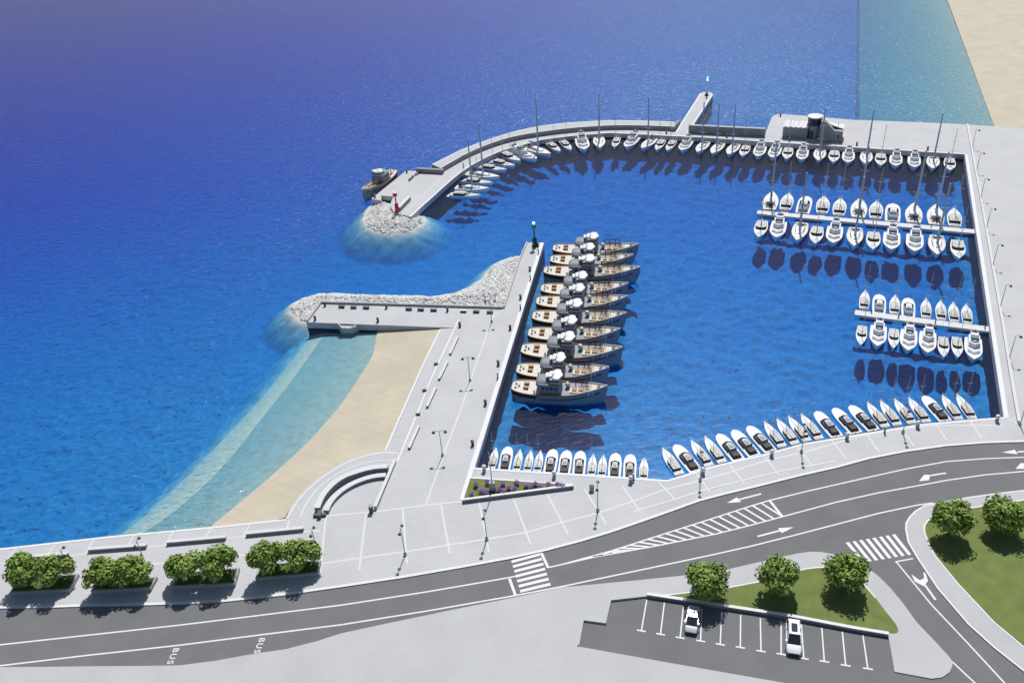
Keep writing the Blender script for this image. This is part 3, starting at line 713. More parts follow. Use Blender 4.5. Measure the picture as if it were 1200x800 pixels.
def make_cruiser():   # larger cream decked sailing yacht
    L, B = 10.0, 1.68; fb = lambda t: 1.0+.28*t*t
    sh = lambda t: .78+.22*math.sin(min(1, t/.42)*math.pi/2) if t < .42 else max(0, 1-((t-.42)/.58)**2.0)
    r = empty('cruising_yacht', (0, 0, -60))
    MB().loft(hull_rings(L, B, fb, sh, .25)).build('hull', WHITE, r, 40)
    MB().loft(deck_plate(L, B, fb, sh, .25, .985, .012)).build('toe_rail', TEAK, r)
    MB().loft(deck_plate(L, B, fb, sh, .25, .95, .03)).build('deck', LDECK, r)
    rings = []
    for x, wd, h in ((3.3, 1.02, .50), (4.6, 1.0, .48), (6.2, .78, .40), (7.6, .48, .26), (8.1, .2, .08)):
        rings.append([(x, -wd, 1.0), (x, wd, 1.0), (x, wd*.8, 1.05+h), (x, 0, 1.10+h), (x, -wd*.8, 1.05+h)])
    MB().loft(rings).build('coachroof', WHITE, r)
    for k in (-1, 1): MB().add([(3.6, k*1.05, 1.24), (5.9, k*.85, 1.2), (5.9, k*.80, 1.3), (3.6, k*.97, 1.36)], [(0, 1, 2, 3)]).build('window', GLASS, r)
    MB().box(6.7, 7.2, -.26, .26, 1.40, 1.47).build('hatch', GREYB, r)
    MB().box(.9, 3.1, -.8, .8, .97, 1.13, .96).build('cockpit', MIDG, r)
    mb = MB(); mb.tube((1.9, -1.25, 1.42), (2.1, 0, 1.5), .11, n=6); mb.tube((1.9, 1.25, 1.42), (2.1, 0, 1.5), .11, n=6); mb.tube((1.3, -.7, 1.35), (2.6, .55, 1.4), .1, n=6); mb.tube((1.3, .7, 1.35), (2.6, -.55, 1.4), .1, n=6)
    mb.build('cockpit_frame', DKGREY, r)
    MB().tube((1.6, -.07, 1.62), (1.6, .07, 1.62), .42, n=12).build('wheel', BLACKM, r)
    m = MB().tube((5.1, 0, 1.4), (5.1, 0, 14.6), .24, .16, 8).build('mast', ALU, r)
    mb = MB()
    for z, wd in ((5.6, 1.15), (9.4, .9)): MB().tube((5.1, -wd, z), (5.1, wd, z), .045, n=5).build('spreader', ALU, m)
    b = MB().tube((5.0, 0, 2.6), (1.4, 0, 2.5), .08, n=6).build('boom', ALU, r)
    MB().tube((4.95, 0, 2.78), (1.6, 0, 2.64), .17, .13, 8).build('sail_cover', BLUEC, b)
    return r
def vbar(mb, x, wd, k, th, z0, z1):
    """V shaped step front: tip at (x,0)"""
    mb.add([(x-k, -wd, z0), (x, 0, z0), (x-k, wd, z0), (x-k-th, wd, z0), (x-th, 0, z0), (x-k-th, -wd, z0),
            (x-k, -wd, z1), (x, 0, z1), (x-k, wd, z1), (x-k-th, wd, z1), (x-th, 0, z1), (x-k-th, -wd, z1)],
           [(5, 4, 1, 0), (4, 3, 2, 1), (6, 7, 10, 11), (7, 8, 9, 10), (0, 1, 7, 6), (1, 2, 8, 7), (2, 3, 9, 8), (3, 4, 10, 9), (4, 5, 11, 10), (5, 0, 6, 11)])
def make_motor():   # motor yacht with stepped V shaped windscreens
    L, B = 10.0, 1.75; fb = lambda t: 1.05+.35*t*t
    sh = lambda t: .94+.06*math.sin(min(1, t/.4)*math.pi/2) if t < .45 else max(0, 1-((t-.45)/.55)**2.5)
    r = empty('motor_yacht', (0, 0, -60))
    MB().loft(hull_rings(L, B, fb, sh, .8)).build('hull', WHITE, r, 40)
    MB().loft(deck_plate(L, B, fb, sh, .8, .95)).build('deck', WHITE2, r)
    MB().box(0, .9, -1.1, 1.1, .3, .46).build('swim_platform', WHITE2, r)
    def tier(x0, xs, xt, wd, z0, z1): return MB().prism([(x0, -wd), (xs, -wd), (xt, 0), (xs, wd), (x0, wd)], z0, z1, .97)
    t1 = tier(1.8, 6.9, 8.0, 1.22, 1.0, 1.62).build('cabin', WHITE, r)
    mb = MB(); vbar(mb, 7.72, 1.14, 1.05, .30, 1.4, 1.66); mb.build('window', MIDG, t1)
    t2 = tier(1.4, 5.3, 6.1, 1.12, 1.621, 2.35).build('saloon', WHITE, r)
    mb = MB(); vbar(mb, 5.95, 1.07, .78, .34, 2.0, 2.39); mb.build('windscreen', DKGREY, t2)
    t3 = MB().prism([(.3, -.78), (4.3, -.78), (4.75, 0), (4.3, .78), (.3, .78)], 2.5, 2.7).build('flybridge', WHITE, r)
    MB().prism([(2.7, -.8), (4.25, -.8), (4.25, .8), (2.7, .8)], 2.702, 3.1, .92).build('seat', GREYB, t3)
    mb = MB()
    for s in (-.72, .72):
        for x in (.6, 2.2, 3.9): MB().tube((x, s, 2.3 if x > 1.4 else 1.05), (x, s, 2.52), .06, n=6).build('pillar', WHITE2, t3)
    mb = MB(); mb.box(.35, .95, -.66, .66, 2.702, 3.0); mb.build('radar_arch', GREYB, t3)
    mb = MB(); mb.box(.5, .8, -.16, .16, 3.002, 3.3); mb.build('antenna_dome', WHITE, t3)
    return r
def make_open(grey=False):   # round bowed motorboat with a dark well
    L, B = 10.0, 1.62; fb = lambda t: 1.0+.12*t*t
    r = empty('round_bow_motorboat' if grey else 'open_motorboat', (0, 0, -60))
    MB().loft(hull_rings(L, B, fb, round_bow, .2, 18)).build('hull', WHITE, r, 40)
    MB().loft(deck_plate(L, B, fb, round_bow, .2, .95, n=22)).build('deck', WHITE2, r)
    well = BLACK if not grey else GREYB
    MB().prism([(.7, -1.12), (6.2, -1.12), (6.6, 0), (6.2, 1.12), (.7, 1.12)], .9, 1.09).build('cockpit', GREYB if grey else DKGREY, r)
    rings = []
    for i in range(9):
        y = -1.1+2.2*i/8; x = 6.1+.55*(1-(y/1.1)**2)
        rings.append([(x-.1, y, 1.05), (x+.1, y, 1.05), (x-.5, y*.93, 1.75), (x-.62, y*.93, 1.75)])
    MB().loft(rings).build('windscreen', GLASS, r)
    for s in (-1, 1): MB().prism([(3.3, s*1.02), (5.9, s*1.02), (5.9, s*1.14), (3.3, s*1.14)], 1.05, 1.62).build('side_screen', BLACK if not grey else GREYB, r)
    mb = MB(); mb.prism([(3.0, -.72), (5.2, -.72), (5.5, 0), (5.2, .72), (3.0, .72)], 1.09, 2.05, .9)
    con = mb.build('console', WHITE if grey else LTG, r)
    MB().prism([(3.5, -.42), (4.7, -.42), (4.7, .42), (3.5, .42)], 2.052, 2.22, .85).build('roof_hatch', MIDG if not grey else WHITE2, con)
    rings = []
    for x, wd, h in ((.75, .9, .35), (1.1, 1.0, .62), (2.4, 1.0, .66), (2.9, .92, .45)):
        rings.append([(x, -wd, 1.05), (x, wd, 1.05), (x, wd*.85, 1.05+h), (x, -wd*.85, 1.05+h)])
    MB().loft(rings).build('aft_cover', well, r)
    mb = MB(); mb.box(-.35, .25, -.35, .35, .5, 1.35, .8); mb.build('outboard_motor', CREAM if not grey else LTG, r)
    return r
def make_trawler():
    L, B = 18.6, 2.45
    def fb(t): return 2.35+.45*max(0, (.3-t)/.3)**1.5+1.25*max(0, (t-.45)/.55)**1.7
    def sh(t):
        if t < .28: return .42+.58*math.sqrt(max(0, 1-((.28-t)/.28)**2.2))
        if t < .55: return 1.0
        return max(0, 1-((t-.55)/.45)**1.75)
    r = empty('trawler', (0, 0, -60))
    MB().loft(hull_rings(L, B, fb, sh, 0, 24, 1.2, .93)).build('hull', TRHULL, r, 40)
    # gunwale: dark bulwark round the stern, varnished rail forward
    def wall_ring(t0, t1, h, th, m, name, sides=(1, -1), n=18):
        mb = MB()
        for s in sides:
            R = []
            for i in range(n):
                t = t0+(t1-t0)*i/(n-1); b = max(.03, B*sh(t)); x = L*t; z = fb(t)
                R.append([(x, s*(b-th), z-.05), (x, s*(b+.03), z-.05), (x, s*(b+.03), z+h), (x, s*(b-th), z+h)])
            mb.loft(R)
        return mb.build(name, m, r)
    wall_ring(.002, .30, .16, .12, BROWN, 'stern_rail')
    wall_ring(.30, .80, .22, .14, BROWN, 'side_rail')
    wall_ring(.80, .995, .30, .12, LTG, 'bow_rail')
    mb = MB(); R = []
    for i in range(40):   # black rubbing band round the quarter
        t = .002+.27*i/39; b = B*sh(t)+.035; z = fb(t); R.append((t, b, z))
    for s in (1, -1): mb.loft([[(L*t, s*(b-.1), z-.8), (L*t, s*b, z-.8), (L*t, s*b, z-.06), (L*t, s*(b-.1), z-.06)] for t, b, z in R])
    mb.add([(-.04, -B*.42, fb(0)-.8), (-.04, B*.42, fb(0)-.8), (-.04, B*.42, fb(0)-.06), (-.04, -B*.42, fb(0)-.06)], [(0, 1, 2, 3)])
    mb.build('rubbing_band', BLACKM, r)
    MB().loft(deck_plate(L, B, fb, sh, 0, .955, .02, n=14, t0=.005, t1=.34)).build('aft_deck', CREAM, r)
    MB().loft(deck_plate(L, B, lambda t: 2.2, sh, 0, .955, .0, n=18, t0=.345, t1=.81)).build('main_deck', CREAM, r)
    MB().loft(deck_plate(L, B, fb, sh, 0, .93, .07, n=12, t0=.80, t1=.985)).build('foredeck', CREAM, r)
    for y in (-.85, .55): MB().box(2.3, 3.3, y, y+.6, 2.6, 2.98).build('hatch', BROWN, r)
    for x, y in ((.8, -.6), (.8, .6), (4.6, -1.7), (4.9, 1.7), (1.4, 0)): MB().lathe((x, y, 2.5), [(.16, 0), (.16, .5), (.24, .55), (.2, .65)], 8).build('bollard', LTG, r)
    # wheelhouse
    hs = MB().prism([(5.6, -1.95), (9.4, -2.0), (9.7, -1.5), (9.9, 0), (9.7, 1.5), (9.4, 2.0), (5.6, 1.95)], 2.1, 4.55, .97).build('wheelhouse', TRHOUSE, r)
    mb = MB(); R = []
    for x, wd, h in ((4.9, 1.2, .5), (5.2, 1.75, .8), (6.2, 1.9, .95), (7.3, 1.85, .9), (7.5, 1.7, .6)):
        R.append([(x, -wd, 4.0)]+[(x, wd*math.sin(a), 4.2+h*math.cos(a)) for a in (-1.35, -.9, -.4, 0, .4, .9, 1.35)]+[(x, wd, 4.0)])
    mb.loft(R).build('funnel_casing', TRHOUSE, hs)
    MB().box(5.56, 5.6, -1.2, -.4, 2.6, 4.1).build('door', DKGREY, hs); MB().box(5.56, 5.6, .5, 1.2, 2.6, 4.1).build('door', DKGREY, hs)
    mb = MB()
    for k in (-1, 1):
        for i in range(4): MB().box(6.1+.85*i, 6.6+.85*i, k*1.955-.03, k*1.955+.03, 3.5, 4.05).build('porthole', GLASS, hs)
    tp = MB().prism([(7.5, -1.5), (9.5, -1.55), (9.9, 0), (9.5, 1.55), (7.5, 1.5)], 4.56, 5.5, .93).build('bridge', LTG, hs)
    mb = MB(); mb.prism([(7.45, -1.5), (9.53, -1.56), (9.93, 0), (9.53, 1.56), (7.45, 1.5)], 4.95, 5.25); mb.build('bridge_window', GLASS, tp)
    mb = MB()
    for i, (x, y, rr, z) in enumerate(((9.1, 0, .95, 0), (8.9, .95, .8, .06), (8.9, -.95, .8, .09), (8.0, .35, .7, .12), (7.6, -.45, .5, .04))): mb.lathe((x, y, 5.51+z), [(rr*.98, 0), (rr, .05), (rr*.96, .3), (rr*.5, .42)], 18)
    mb.add([(6.9, -.9, 5.45), (7.9, -.5, 5.45), (7.9, .5, 5.45), (6.7, .7, 5.45), (6.9, -.9, 5.75), (7.9, -.5, 5.75), (7.9, .5, 5.75), (6.7, .7, 5.75)], [(3, 2, 1, 0), (4, 5, 6, 7), (0, 1, 5, 4), (1, 2, 6, 5), (2, 3, 7, 6), (3, 0, 4, 7)])
    mb.build('white_canopy', WHITE2, tp)
    ms = MB().tube((8.2, 0, 5.4), (8.2, 0, 9.0), .07, .04, 6).build('mast', ALU, r)
    # working deck
    MB().ball((10.8, .5, 3.25), .48, 12).build('water_tank', WHITE2, r)
    mb = MB(); mb.tube((10.8, .5, 2.2), (10.8, .5, 2.85), .3, n=10); mb.build('tank_stand', MIDG, r)
    hb = MB().box(11.3, 14.3, -1.45, .75, 2.15, 2.75, .97).build('hold', CREAM, r)
    for x in (11.75, 13.0): MB().box(x, x+.95, -.95, .15, 2.752, 2.95).build('hold_cover', BROWN, hb)
    mb = MB()
    for x in (11.1, 12.3, 13.5, 14.4):
        mb.tube((x, 1.35, 2.2), (x, 1.35, 4.3), .09, n=6); mb.tube((x, 1.35, 4.3), (x, 2.1, 3.6), .08, n=6)
    mb.tube((11.1, 1.35, 4.2), (14.4, 1.35, 4.2), .1, n=6); mb.tube((11.1, 1.35, 3.4), (14.4, 1.35, 3.4), .08, n=6)
    mb.build('gallows_frame', DKGREY, r)
    wn = MB().tube((14.9, -1.35, 2.75), (14.9, .6, 2.75), .42, n=12).build('winch', BROWN, r)
    MB().box(14.5, 15.25, -1.55, -1.36, 2.2, 3.2).build('winch_cheek', LTG, wn); MB().box(14.5, 15.25, .62, .8, 2.2, 3.2).build('winch_cheek', LTG, wn)
    MB().box(15.6, 15.9, -1.3, 1.3, 2.2, 3.1).build('break_bulkhead', LTG, r)
    MB().box(16.55, 17.2, -.32, .32, fb(.9)-.05, fb(.9)+.3, .9).build('anchor_windlass', DKGREY, r)
    MB().tube((15.4, .2, 2.2), (15.4, .2, 8.2), .05, .03, 6).build('derrick', TEAK, r)
    mb = MB()
    for s in (-1, 1):
        R = []
        for i in range(16):
            t = .3+.62*i/15; b = B*sh(t); z = fb(t)-.9; ff = .93+.07*(z/fb(t)-.35)/.65
            R.append([(L*t, s*(b*ff-.05), z-.07), (L*t, s*(b*ff+.06), z-.07), (L*t, s*(b*ff+.06), z+.07), (L*t, s*(b*ff-.05), z+.07)])
        mb.loft(R)
    mb.build('rubbing_strake', BLACKM, r)
    return r
PROTO = {'S': make_sail(), 'L': make_cruiser(), 'M': make_motor(), 'O': make_open(), 'F': make_open(True), 'K': make_trawler()}
NATIVE = {'S': 10., 'L': 10., 'M': 10., 'O': 10., 'F': 10., 'K': 18.6}
NAME = {'S': ('slim white sailing yacht', 'sailing yacht'), 'L': ('cream decked yacht with thick mast', 'sailing yacht'), 'M': ('white motor yacht with stepped windscreens', 'motor yacht'),
        'O': ('white motorboat with dark open well', 'motorboat'), 'F': ('round bowed motorboat with grey well', 'motorboat'), 'K': ('grey trawler', 'trawler')}
ROWS = {'curve': 'S 524 225.5 563 227.5;L 534.7 218 571.5 220;S 540 209 577.5 213;L 546 201.5 585.8 206.8;S 559.5 193 594 197.7;S 573.7 186.5 603.5 193;S 583 176.5 611.7 188.7;M 601 176 629.4 186.5;L 614.7 170 646.6 181;S 641.7 165.5 656.4 176.4;S 657.5 163 669.5 175;M 680.5 160.3 685 176.4;L 701.5 158.8 703 173.4;S 724 159.5 719.5 171.5;M 745 159.5 733.8 172.3;L 766.5 161 752.3 173.4;S 777.8 161.8 768.8 175.3;S 790.5 162.5 781.5 175.6',
 'wall': 'M 807.8 162.5 798 176.8;L 828 164.8 816.8 177.9;L 845 167 834.5 179;L 863 167.8 853.3 180.5;S 875.8 168.5 869.4 182;M 892.3 170 887.8 183;M 910.3 171.5 905 184',
 'apron': 'S 924.7 171 921.5 186;M 941.5 174 939 186.5;L 962 173.5 959 188;S 978.5 174.5 976.5 189.5;M 995 176.5 993.5 190;L 1016 177 1014.5 192;S 1032.5 177.5 1032 193.5;M 1050.5 180 1049.5 194.5;M 1071.5 181.5 1071.5 196;L 1094 182 1093 197.5;S 1113 183 1113.5 199',
 'p1far': 'L 901 245.6 905.6 223.8;S 919.4 246.9 925 225;F 940 249.4 945.6 228.8;S 963 251 966 228;S 982.5 253 985.6 231;L 1005.6 254.4 1008 232;S 1025.6 257 1028 234;F 1046 258.8 1047 237.5;L 1071 260.6 1071 237.5;L 1097 263 1096 239.4;S 1119.4 266 1118 242.5',
 'p1near': 'S 894.4 255.6 888.8 277;M 914 257.5 909.4 278;L 940 260 933.8 281;S 958.8 262.5 955 284.4;M 979.4 263 976 285;L 1003 265.6 1000.6 288;S 1024.4 268 1022.8 292;M 1045.6 270 1044.4 292.5;M 1072.5 271 1071.5 295.6;L 1098 273.8 1098 298.8;S 1122 278 1123.8 302',
 'p2far': 'S 1012.4 361.5 1014.7 338;F 1030.4 365.4 1031 342.4;S 1048.4 367 1049.6 344;F 1064.8 369.4 1065 347;S 1085.7 372.6 1085.7 347.3;S 1103.7 374.9 1102.6 349.6;S 1118.9 376 1117.5 353;S 1134.6 378.3 1132.6 355',
 'p2near': 'S 1011.3 377 1008.7 402.5;M 1030.4 378.4 1028.2 404;S 1048.4 381.7 1047.3 405;M 1065.9 382.9 1064.2 409.6;M 1088 385 1087 412.5;S 1106 389.5 1106.3 417;S 1121.7 391 1122.8 416;M 1140.8 391.7 1141.6 420.8',
 'sw': 'S 575 547 581 522;O 590 549 595.5 520;S 604 549.5 609.5 524;S 617 550.5 622 525;S 628.5 551 633.5 525;O 643 552.5 648.5 523;O 660 554 664.5 524.5;O 677.5 555 680.5 525;S 692.5 556 695.2 529;S 704.5 557 707.2 530;O 719.5 557.5 721.8 527.5;O 737.5 559 739 529;S 754 560.5 755.2 533',
 'se': 'S 798.5 555 776.5 522.5;O 816 549 791.5 518.5;S 834 545 810 513.5;S 849 541 826 509;O 867 537 841.5 505;O 886 532 859 500.5;O 904 526 877.5 496.5;S 920 523 895.5 491;S 935 519.5 910.5 488;S 949 516 924 485;S 963.5 514 938.5 482;O 982 509 957 479;O 1005 505 977.5 475;O 1025 501 997.5 472.5;S 1041 499.5 1016.5 468.5;S 1055.5 498 1031.5 466;S 1072 495.5 1048.5 464.5;S 1088.5 493 1066 464;O 1108.7 489.7 1084 461.6;S 1126 490 1105 460.5;S 1142 489 1122.5 460',
 'trawl': 'K 648 291 749 291;K 645 304 743 303.5;K 637.5 317 751 318;K 634 338 737 337;K 628.5 353 736 352.5;K 624 370 735 372;K 619 389.5 727.5 390;K 611 409 730.4 412.4;K 605.5 431 714.5 434;K 600 451 712.5 456;K 461 199 424 226'}
PHR = {'curve': 'along the curved breakwater', 'wall': 'by the straight sea wall', 'apron': 'along the terminal apron', 'p1far': 'behind the long pontoon', 'p1near': 'before the long pontoon',
       'p2far': 'behind the short pontoon', 'p2near': 'before the short pontoon', 'sw': 'on the flowerbed quay', 'se': 'on the roadside quay', 'trawl': 'beside the pier'}
GRP = {'curve': 'boats moored along the curved breakwater', 'wall': 'boats moored by the sea wall', 'apron': 'boats moored along the terminal apron', 'p1far': 'boats on the long pontoon', 'p1near': 'boats on the long pontoon',
       'p2far': 'boats on the short pontoon', 'p2near': 'boats on the short pontoon', 'sw': 'boats on the flowerbed quay', 'se': 'boats on the roadside quay', 'trawl': 'trawlers moored side by side along the pier'}
RLEN = {'curve': (10.0, 11.0, 11.2), 'wall': (9.7, 9.8, 9.8), 'apron': (10.2, 10.0, 9.4), 'p1far': (11.0, 11.4, 10.6), 'p1near': (10.6, 10.7, 10.4), 'p2far': (8.1, 8, 7.8), 'p2near': (8.0, 8, 8.5), 'sw': (5.6, 6, 6.2), 'se': (7.3, 7, 7.1), 'trawl': (18.2, 18.2, 18.2)}
used = set()
for row, txt in ROWS.items():
    items = [(b.split()[0], *map(float, b.split()[1:])) for b in txt.split(';')]
    tot = {}; cnt = {}
    for it in items: tot[it[0]] = tot.get(it[0], 0)+1
    for k, sx, sy, bx, by in items:
        zz = 2.6 if k == 'K' else 1.0
        a = at(sx, sy, zz); e = at(bx, by, zz); d = e-a; ln = d.length
        want = {'S': RLEN[row][0], 'L': RLEN[row][1]}.get(k, RLEN[row][2])
        if k == 'K': want = ln
        elif row == 'curve': want = .5*(want+ln)
        sc = want/NATIVE[k]
        mid = (a+e)/2; t = d.normalized()
        loc = mid-t*(want*.5) if row != 'trawl' else a
        if k == 'M': loc = loc+t*0.0
        src = PROTO[k]
        o = src if src.name not in used else copy_tree(src); used.add(src.name)
        o.location = (loc.x, loc.y, 0 if k == 'K' else -.30*sc); o.rotation_euler = (0, 0, math.atan2(t.y, t.x)); o.scale = (sc, sc*(1.18 if (row in ('p1near', 'p1far', 'apron', 'wall') and k == 'S') else 1), sc)
        if k == 'K': o.scale = (sc, min(1, sc), min(1, sc))
        nm, ct = NAME[k]; cnt[k] = cnt.get(k, 0)+1
        if k == 'K':
            if cnt[k] == 11: lb = 'grey trawler moored alone on the seaward side of the breakwater head'
            elif cnt[k] == 1: lb = 'grey trawler at the seaward end of the row nearest the green beacon'
            elif cnt[k] == 10: lb = 'grey trawler at the road end of the row with open water before it'
            else: lb = 'grey trawler with white canopy, %s counted from the green beacon end' % ORD[cnt[k]-1]
        elif tot[k] == 1: lb = '%s, the only one %s' % (nm, PHR[row])
        else: lb = '%s, %s of %s from left %s' % (nm, ORD[cnt[k]-1], 'these', PHR[row])
        tag(o, lb, ct, GRP[row])
        if k == 'K' and cnt[k] == 11: del o['group']
# ------------------------------------------------------------------ trees
def crown_mesh(name, seed, R, Hh, n, lobes, size, m, flat=.85):
    rr = random.Random(seed); mb = MB()
    L = []
    for i in range(lobes):
        a = rr.uniform(0, 6.28); rad = R*math.sqrt(rr.random())*.62; z = Hh*(.30+.42*rr.random())*(1-.25*rad/R)
        L.append((Vector((rad*math.cos(a), rad*math.sin(a), z)), R*rr.uniform(.26, .46)))
    for i in range(n):
        c, r = L[rr.randrange(len(L))]
        d = Vector((rr.gauss(0, 1), rr.gauss(0, 1), rr.gauss(0, 1)*flat)).normalized()
        p = c+d*r*(rr.random()**.35)
        nrm = (d+Vector((rr.uniform(-.7, .7), rr.uniform(-.7, .7), rr.uniform(-.3, .9)))).normalized()
        a = nrm.orthogonal().normalized(); a = Matrix.Rotation(rr.uniform(0, 6.28), 3, nrm)@a; b = nrm.cross(a)
        s = size*rr.uniform(.6, 1.25)
        mb.add([p-a*s*.9, p-b*s*.45+nrm*s*.1, p+a*s*.9, p+b*s*.45+nrm*s*.1], [(0, 1, 2, 3)])
    me = bpy.data.meshes.new(name); me.from_pydata(mb.v, [], mb.f); me.materials.append(m); return me, L
def make_tree(seed, R, Hc, base, n, lobes, size, name):
    r = empty(name, (0, 0, -60))
    me, L = crown_mesh('crown', seed, R, Hc, n, lobes, size, LEAF)
    c = bpy.data.objects.new('crown', me); C.objects.link(c); c.parent = r; c.location = (0, 0, base)
    me2, _ = crown_mesh('crown_dark', seed, R*.96, Hc, n//3, lobes, size*1.1, LEAF2)
    # darker older leaves belong to the same crown: join their faces as a second material
    b = bmesh.new(); b.from_mesh(me); k = len(b.faces); b.from_mesh(me2)
    b.faces.ensure_lookup_table()
    for f in b.faces[k:]: f.material_index = 1
    b.to_mesh(me); b.free(); me.materials.append(LEAF2); bpy.data.meshes.remove(me2)
    rr = random.Random(seed+50); mb = MB(); mb.tube((0, 0, -.05), (.05, .03, base+.5), .16, .11, 8)
    for p, q in L[:9]: mb.tube((.05, .03, base+rr.uniform(.1, .5)), p*.9+Vector((0, 0, base)), .07, .025, 5)
    mb.build('trunk', BARK, r)
    return r
bushy = [make_tree(11+i, 3.0, 3.9, 1.2, 2700, 19, .33, 'promenade_tree') for i in range(3)]
round_ = [make_tree(41+i, 3.15, 4.7, 1.3, 3300, 38, .33, 'lawn_tree') for i in range(2)]
used_t = set()
def plant(src, p, rz, sc, label, cat, group):
    o = src if src.name not in used_t else copy_tree(src); used_t.add(src.name)
    o.location = p; o.rotation_euler = (0, 0, rz); o.scale = (sc, sc, sc*rnd.uniform(.94, 1.04)); tag(o, label, cat, group)
PLANTC = mat('planter_stone', (.36, .365, .38), .8, noise=(1, .06))
PLW = ['leftmost', 'second from the left', 'third from the left', 'rightmost']
tree_px = [((22, 687), (60, 684)), ((115, 682), (158, 678)), ((212, 673), (252, 667)), ((311, 664), (353, 655))]
plan_px = [('11 694', '81 690.5', '87 682', '17 685'), ('106 692', '176.5 688.5', '184 675', '113 681'), ('201 687', '275 683.5', '280.5 664.5', '207 670'), ('299 677.5', '372.5 671', '376 655.5', '304 660.5')]
PT = LAND+.62
for i, (tp, pp) in enumerate(zip(tree_px, plan_px)):
    q = [pts(s, PT)[0] for s in pp]
    if i == 0:
        n = (q[3]-q[0]); q[2] = q[1]+n.normalized()*2.9; q[3] = q[0]+n.normalized()*2.9
    ctr = sum(q, Vector())/4
    r = thing_from('planter', 'raised stone planter holding two trees, %s beside the road' % PLW[i], 'planter', (ctr.x, ctr.y, LAND), 'planters beside the road')
    mb = MB(); loop = q+[q[0]]
    for a, b in zip(loop, loop[1:]):
        t = (b-a).normalized(); nn = Vector((-t.y, t.x, 0))
        if nn.dot(ctr-(a+b)/2) < 0: nn = -nn
        mb.prism([a, b, b+nn*.24-t*.24, a+nn*.24+t*.24], LAND-.05, PT)
    world_part(mb, 'wall', PLANTC, r)
    inn = [p+(ctr-p).normalized()*.3 for p in q]
    mb = MB(); mb.prism(inn, LAND, PT-.12); world_part(mb, 'soil', SOIL, r)
    rr = random.Random(i); mb = MB()
    for k in range(420):
        u_, v_ = rr.random(), rr.random(); p = inn[0].lerp(inn[1], u_).lerp(inn[3].lerp(inn[2], u_), v_)
        h = rr.uniform(.12, .34); a = rr.uniform(0, 6.28); dx, dy = .09*math.cos(a), .09*math.sin(a)
        mb.add([(p.x-dx, p.y-dy, PT-.13), (p.x+dx, p.y+dy, PT-.13), (p.x+rr.uniform(-.1, .1), p.y+rr.uniform(-.1, .1), PT-.12+h)], [(0, 1, 2)])
    world_part(mb, 'ground_cover', LEAF, r)
    t = (q[1]-q[0]).normalized(); mid0 = (q[0]+q[3])/2; mid1 = (q[1]+q[2])/2; L_ = (mid1-mid0).length
    for k in range(2):
        c = mid0.lerp(mid1, .24 if k == 0 else .74)
        plant(bushy[(i*2+k) % 3], (c.x, c.y, PT-.15), rnd.uniform(0, 6.28), rnd.uniform(.98, 1.06), 'bushy green tree, %s of the pair in the planter %s' % (('left', 'right')[k], PLW[i]), 'tree', 'trees in the roadside planters')
lt = [(827, 698, 'green tree at the narrow west tip of the lawn triangle'), (910, 694, 'green tree in the middle of the lawn triangle behind the cars'), (988.5, 688, 'green tree on the lawn triangle nearest the small crossing'),
      (1111, 626, 'green tree nearest the kerb bend on the large right lawn'), (1170.5, 621, 'green tree beside another on the large lawn near the right edge'), (1228, 612, 'green tree cut off by the right edge of the picture')]
for i, (px, py, lb) in enumerate(lt): plant(round_[i % 2], at(px, py, LAND), 1.3*i, 1.0 if i < 3 else 1.0, lb, 'tree', 'trees on the lawns')

# ------------------------------------------------------------------ benches, lamps, posts
for i, s in enumerate(('30 656;80 652', '104 647;172 642', '196 638.5;265 632.5', '289 628.5;356 622')):
    a, b = pts(s); r = thing_from('long_seat', 'long pale concrete seat wall facing the sea, %s along the promenade' % PLW[i], 'bench', (a+b)/2, 'seat walls along the promenade')
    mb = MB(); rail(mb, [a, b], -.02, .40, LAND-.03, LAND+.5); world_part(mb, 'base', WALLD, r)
    mb = MB(); rail(mb, [a-(b-a)*.004, b+(b-a)*.004], -.07, .46, LAND+.502, LAND+.60); world_part(mb, 'seat', BAND, r)
for i, s in enumerate(('536.5 396;527.5 416', '524.5 425;514.5 445.5', '511 455.5;500.5 478', '491 500.5;479.5 526.5')):
    a, b = pts(s); r = thing_from('pier_bench', 'long narrow white bench on the pier above the sand, %s from the jetty' % ORD[i], 'bench', (a+b)/2, 'white benches on the pier')
    mb = MB(); rail(mb, [a, b], -.24, .24, LAND+.34, LAND+.46); world_part(mb, 'seat', BAND, r)
    for f in (.06, .94):
        p = a.lerp(b, f); t = (b-a).normalized(); mb = MB(); rail(mb, [p-t*.25, p+t*.25], -.2, .2, LAND-.02, LAND+.338); world_part(mb, 'leg', DARKC, r)
for i, s in enumerate(('397 360.2;404 360.5', '411 360.9;418 361.2', '425.5 361.3;433 361.6', '475.5 363;483 363.3', '489.5 363.6;497 363.9', '504.5 364.2;512 364.5', '539.5 365.4;547 365.7', '554.5 366;562 366.3', '570.5 366.7;578 367')):
    a, b = pts(s); r = thing_from('jetty_bench', 'short grey bench on the jetty, %s counted from its seaward end' % ORD[i], 'bench', (a+b)/2, 'grey benches on the jetty')
    mb = MB(); rail(mb, [a, b], -.26, .26, LAND+.38, LAND+.47); world_part(mb, 'seat', BAND if i == 6 else DARKC, r)
    mb = MB(); rail(mb, [a.lerp(b, .05), a.lerp(b, .95)], -.2, .2, LAND-.02, LAND+.378); world_part(mb, 'base', BLACKM, r)
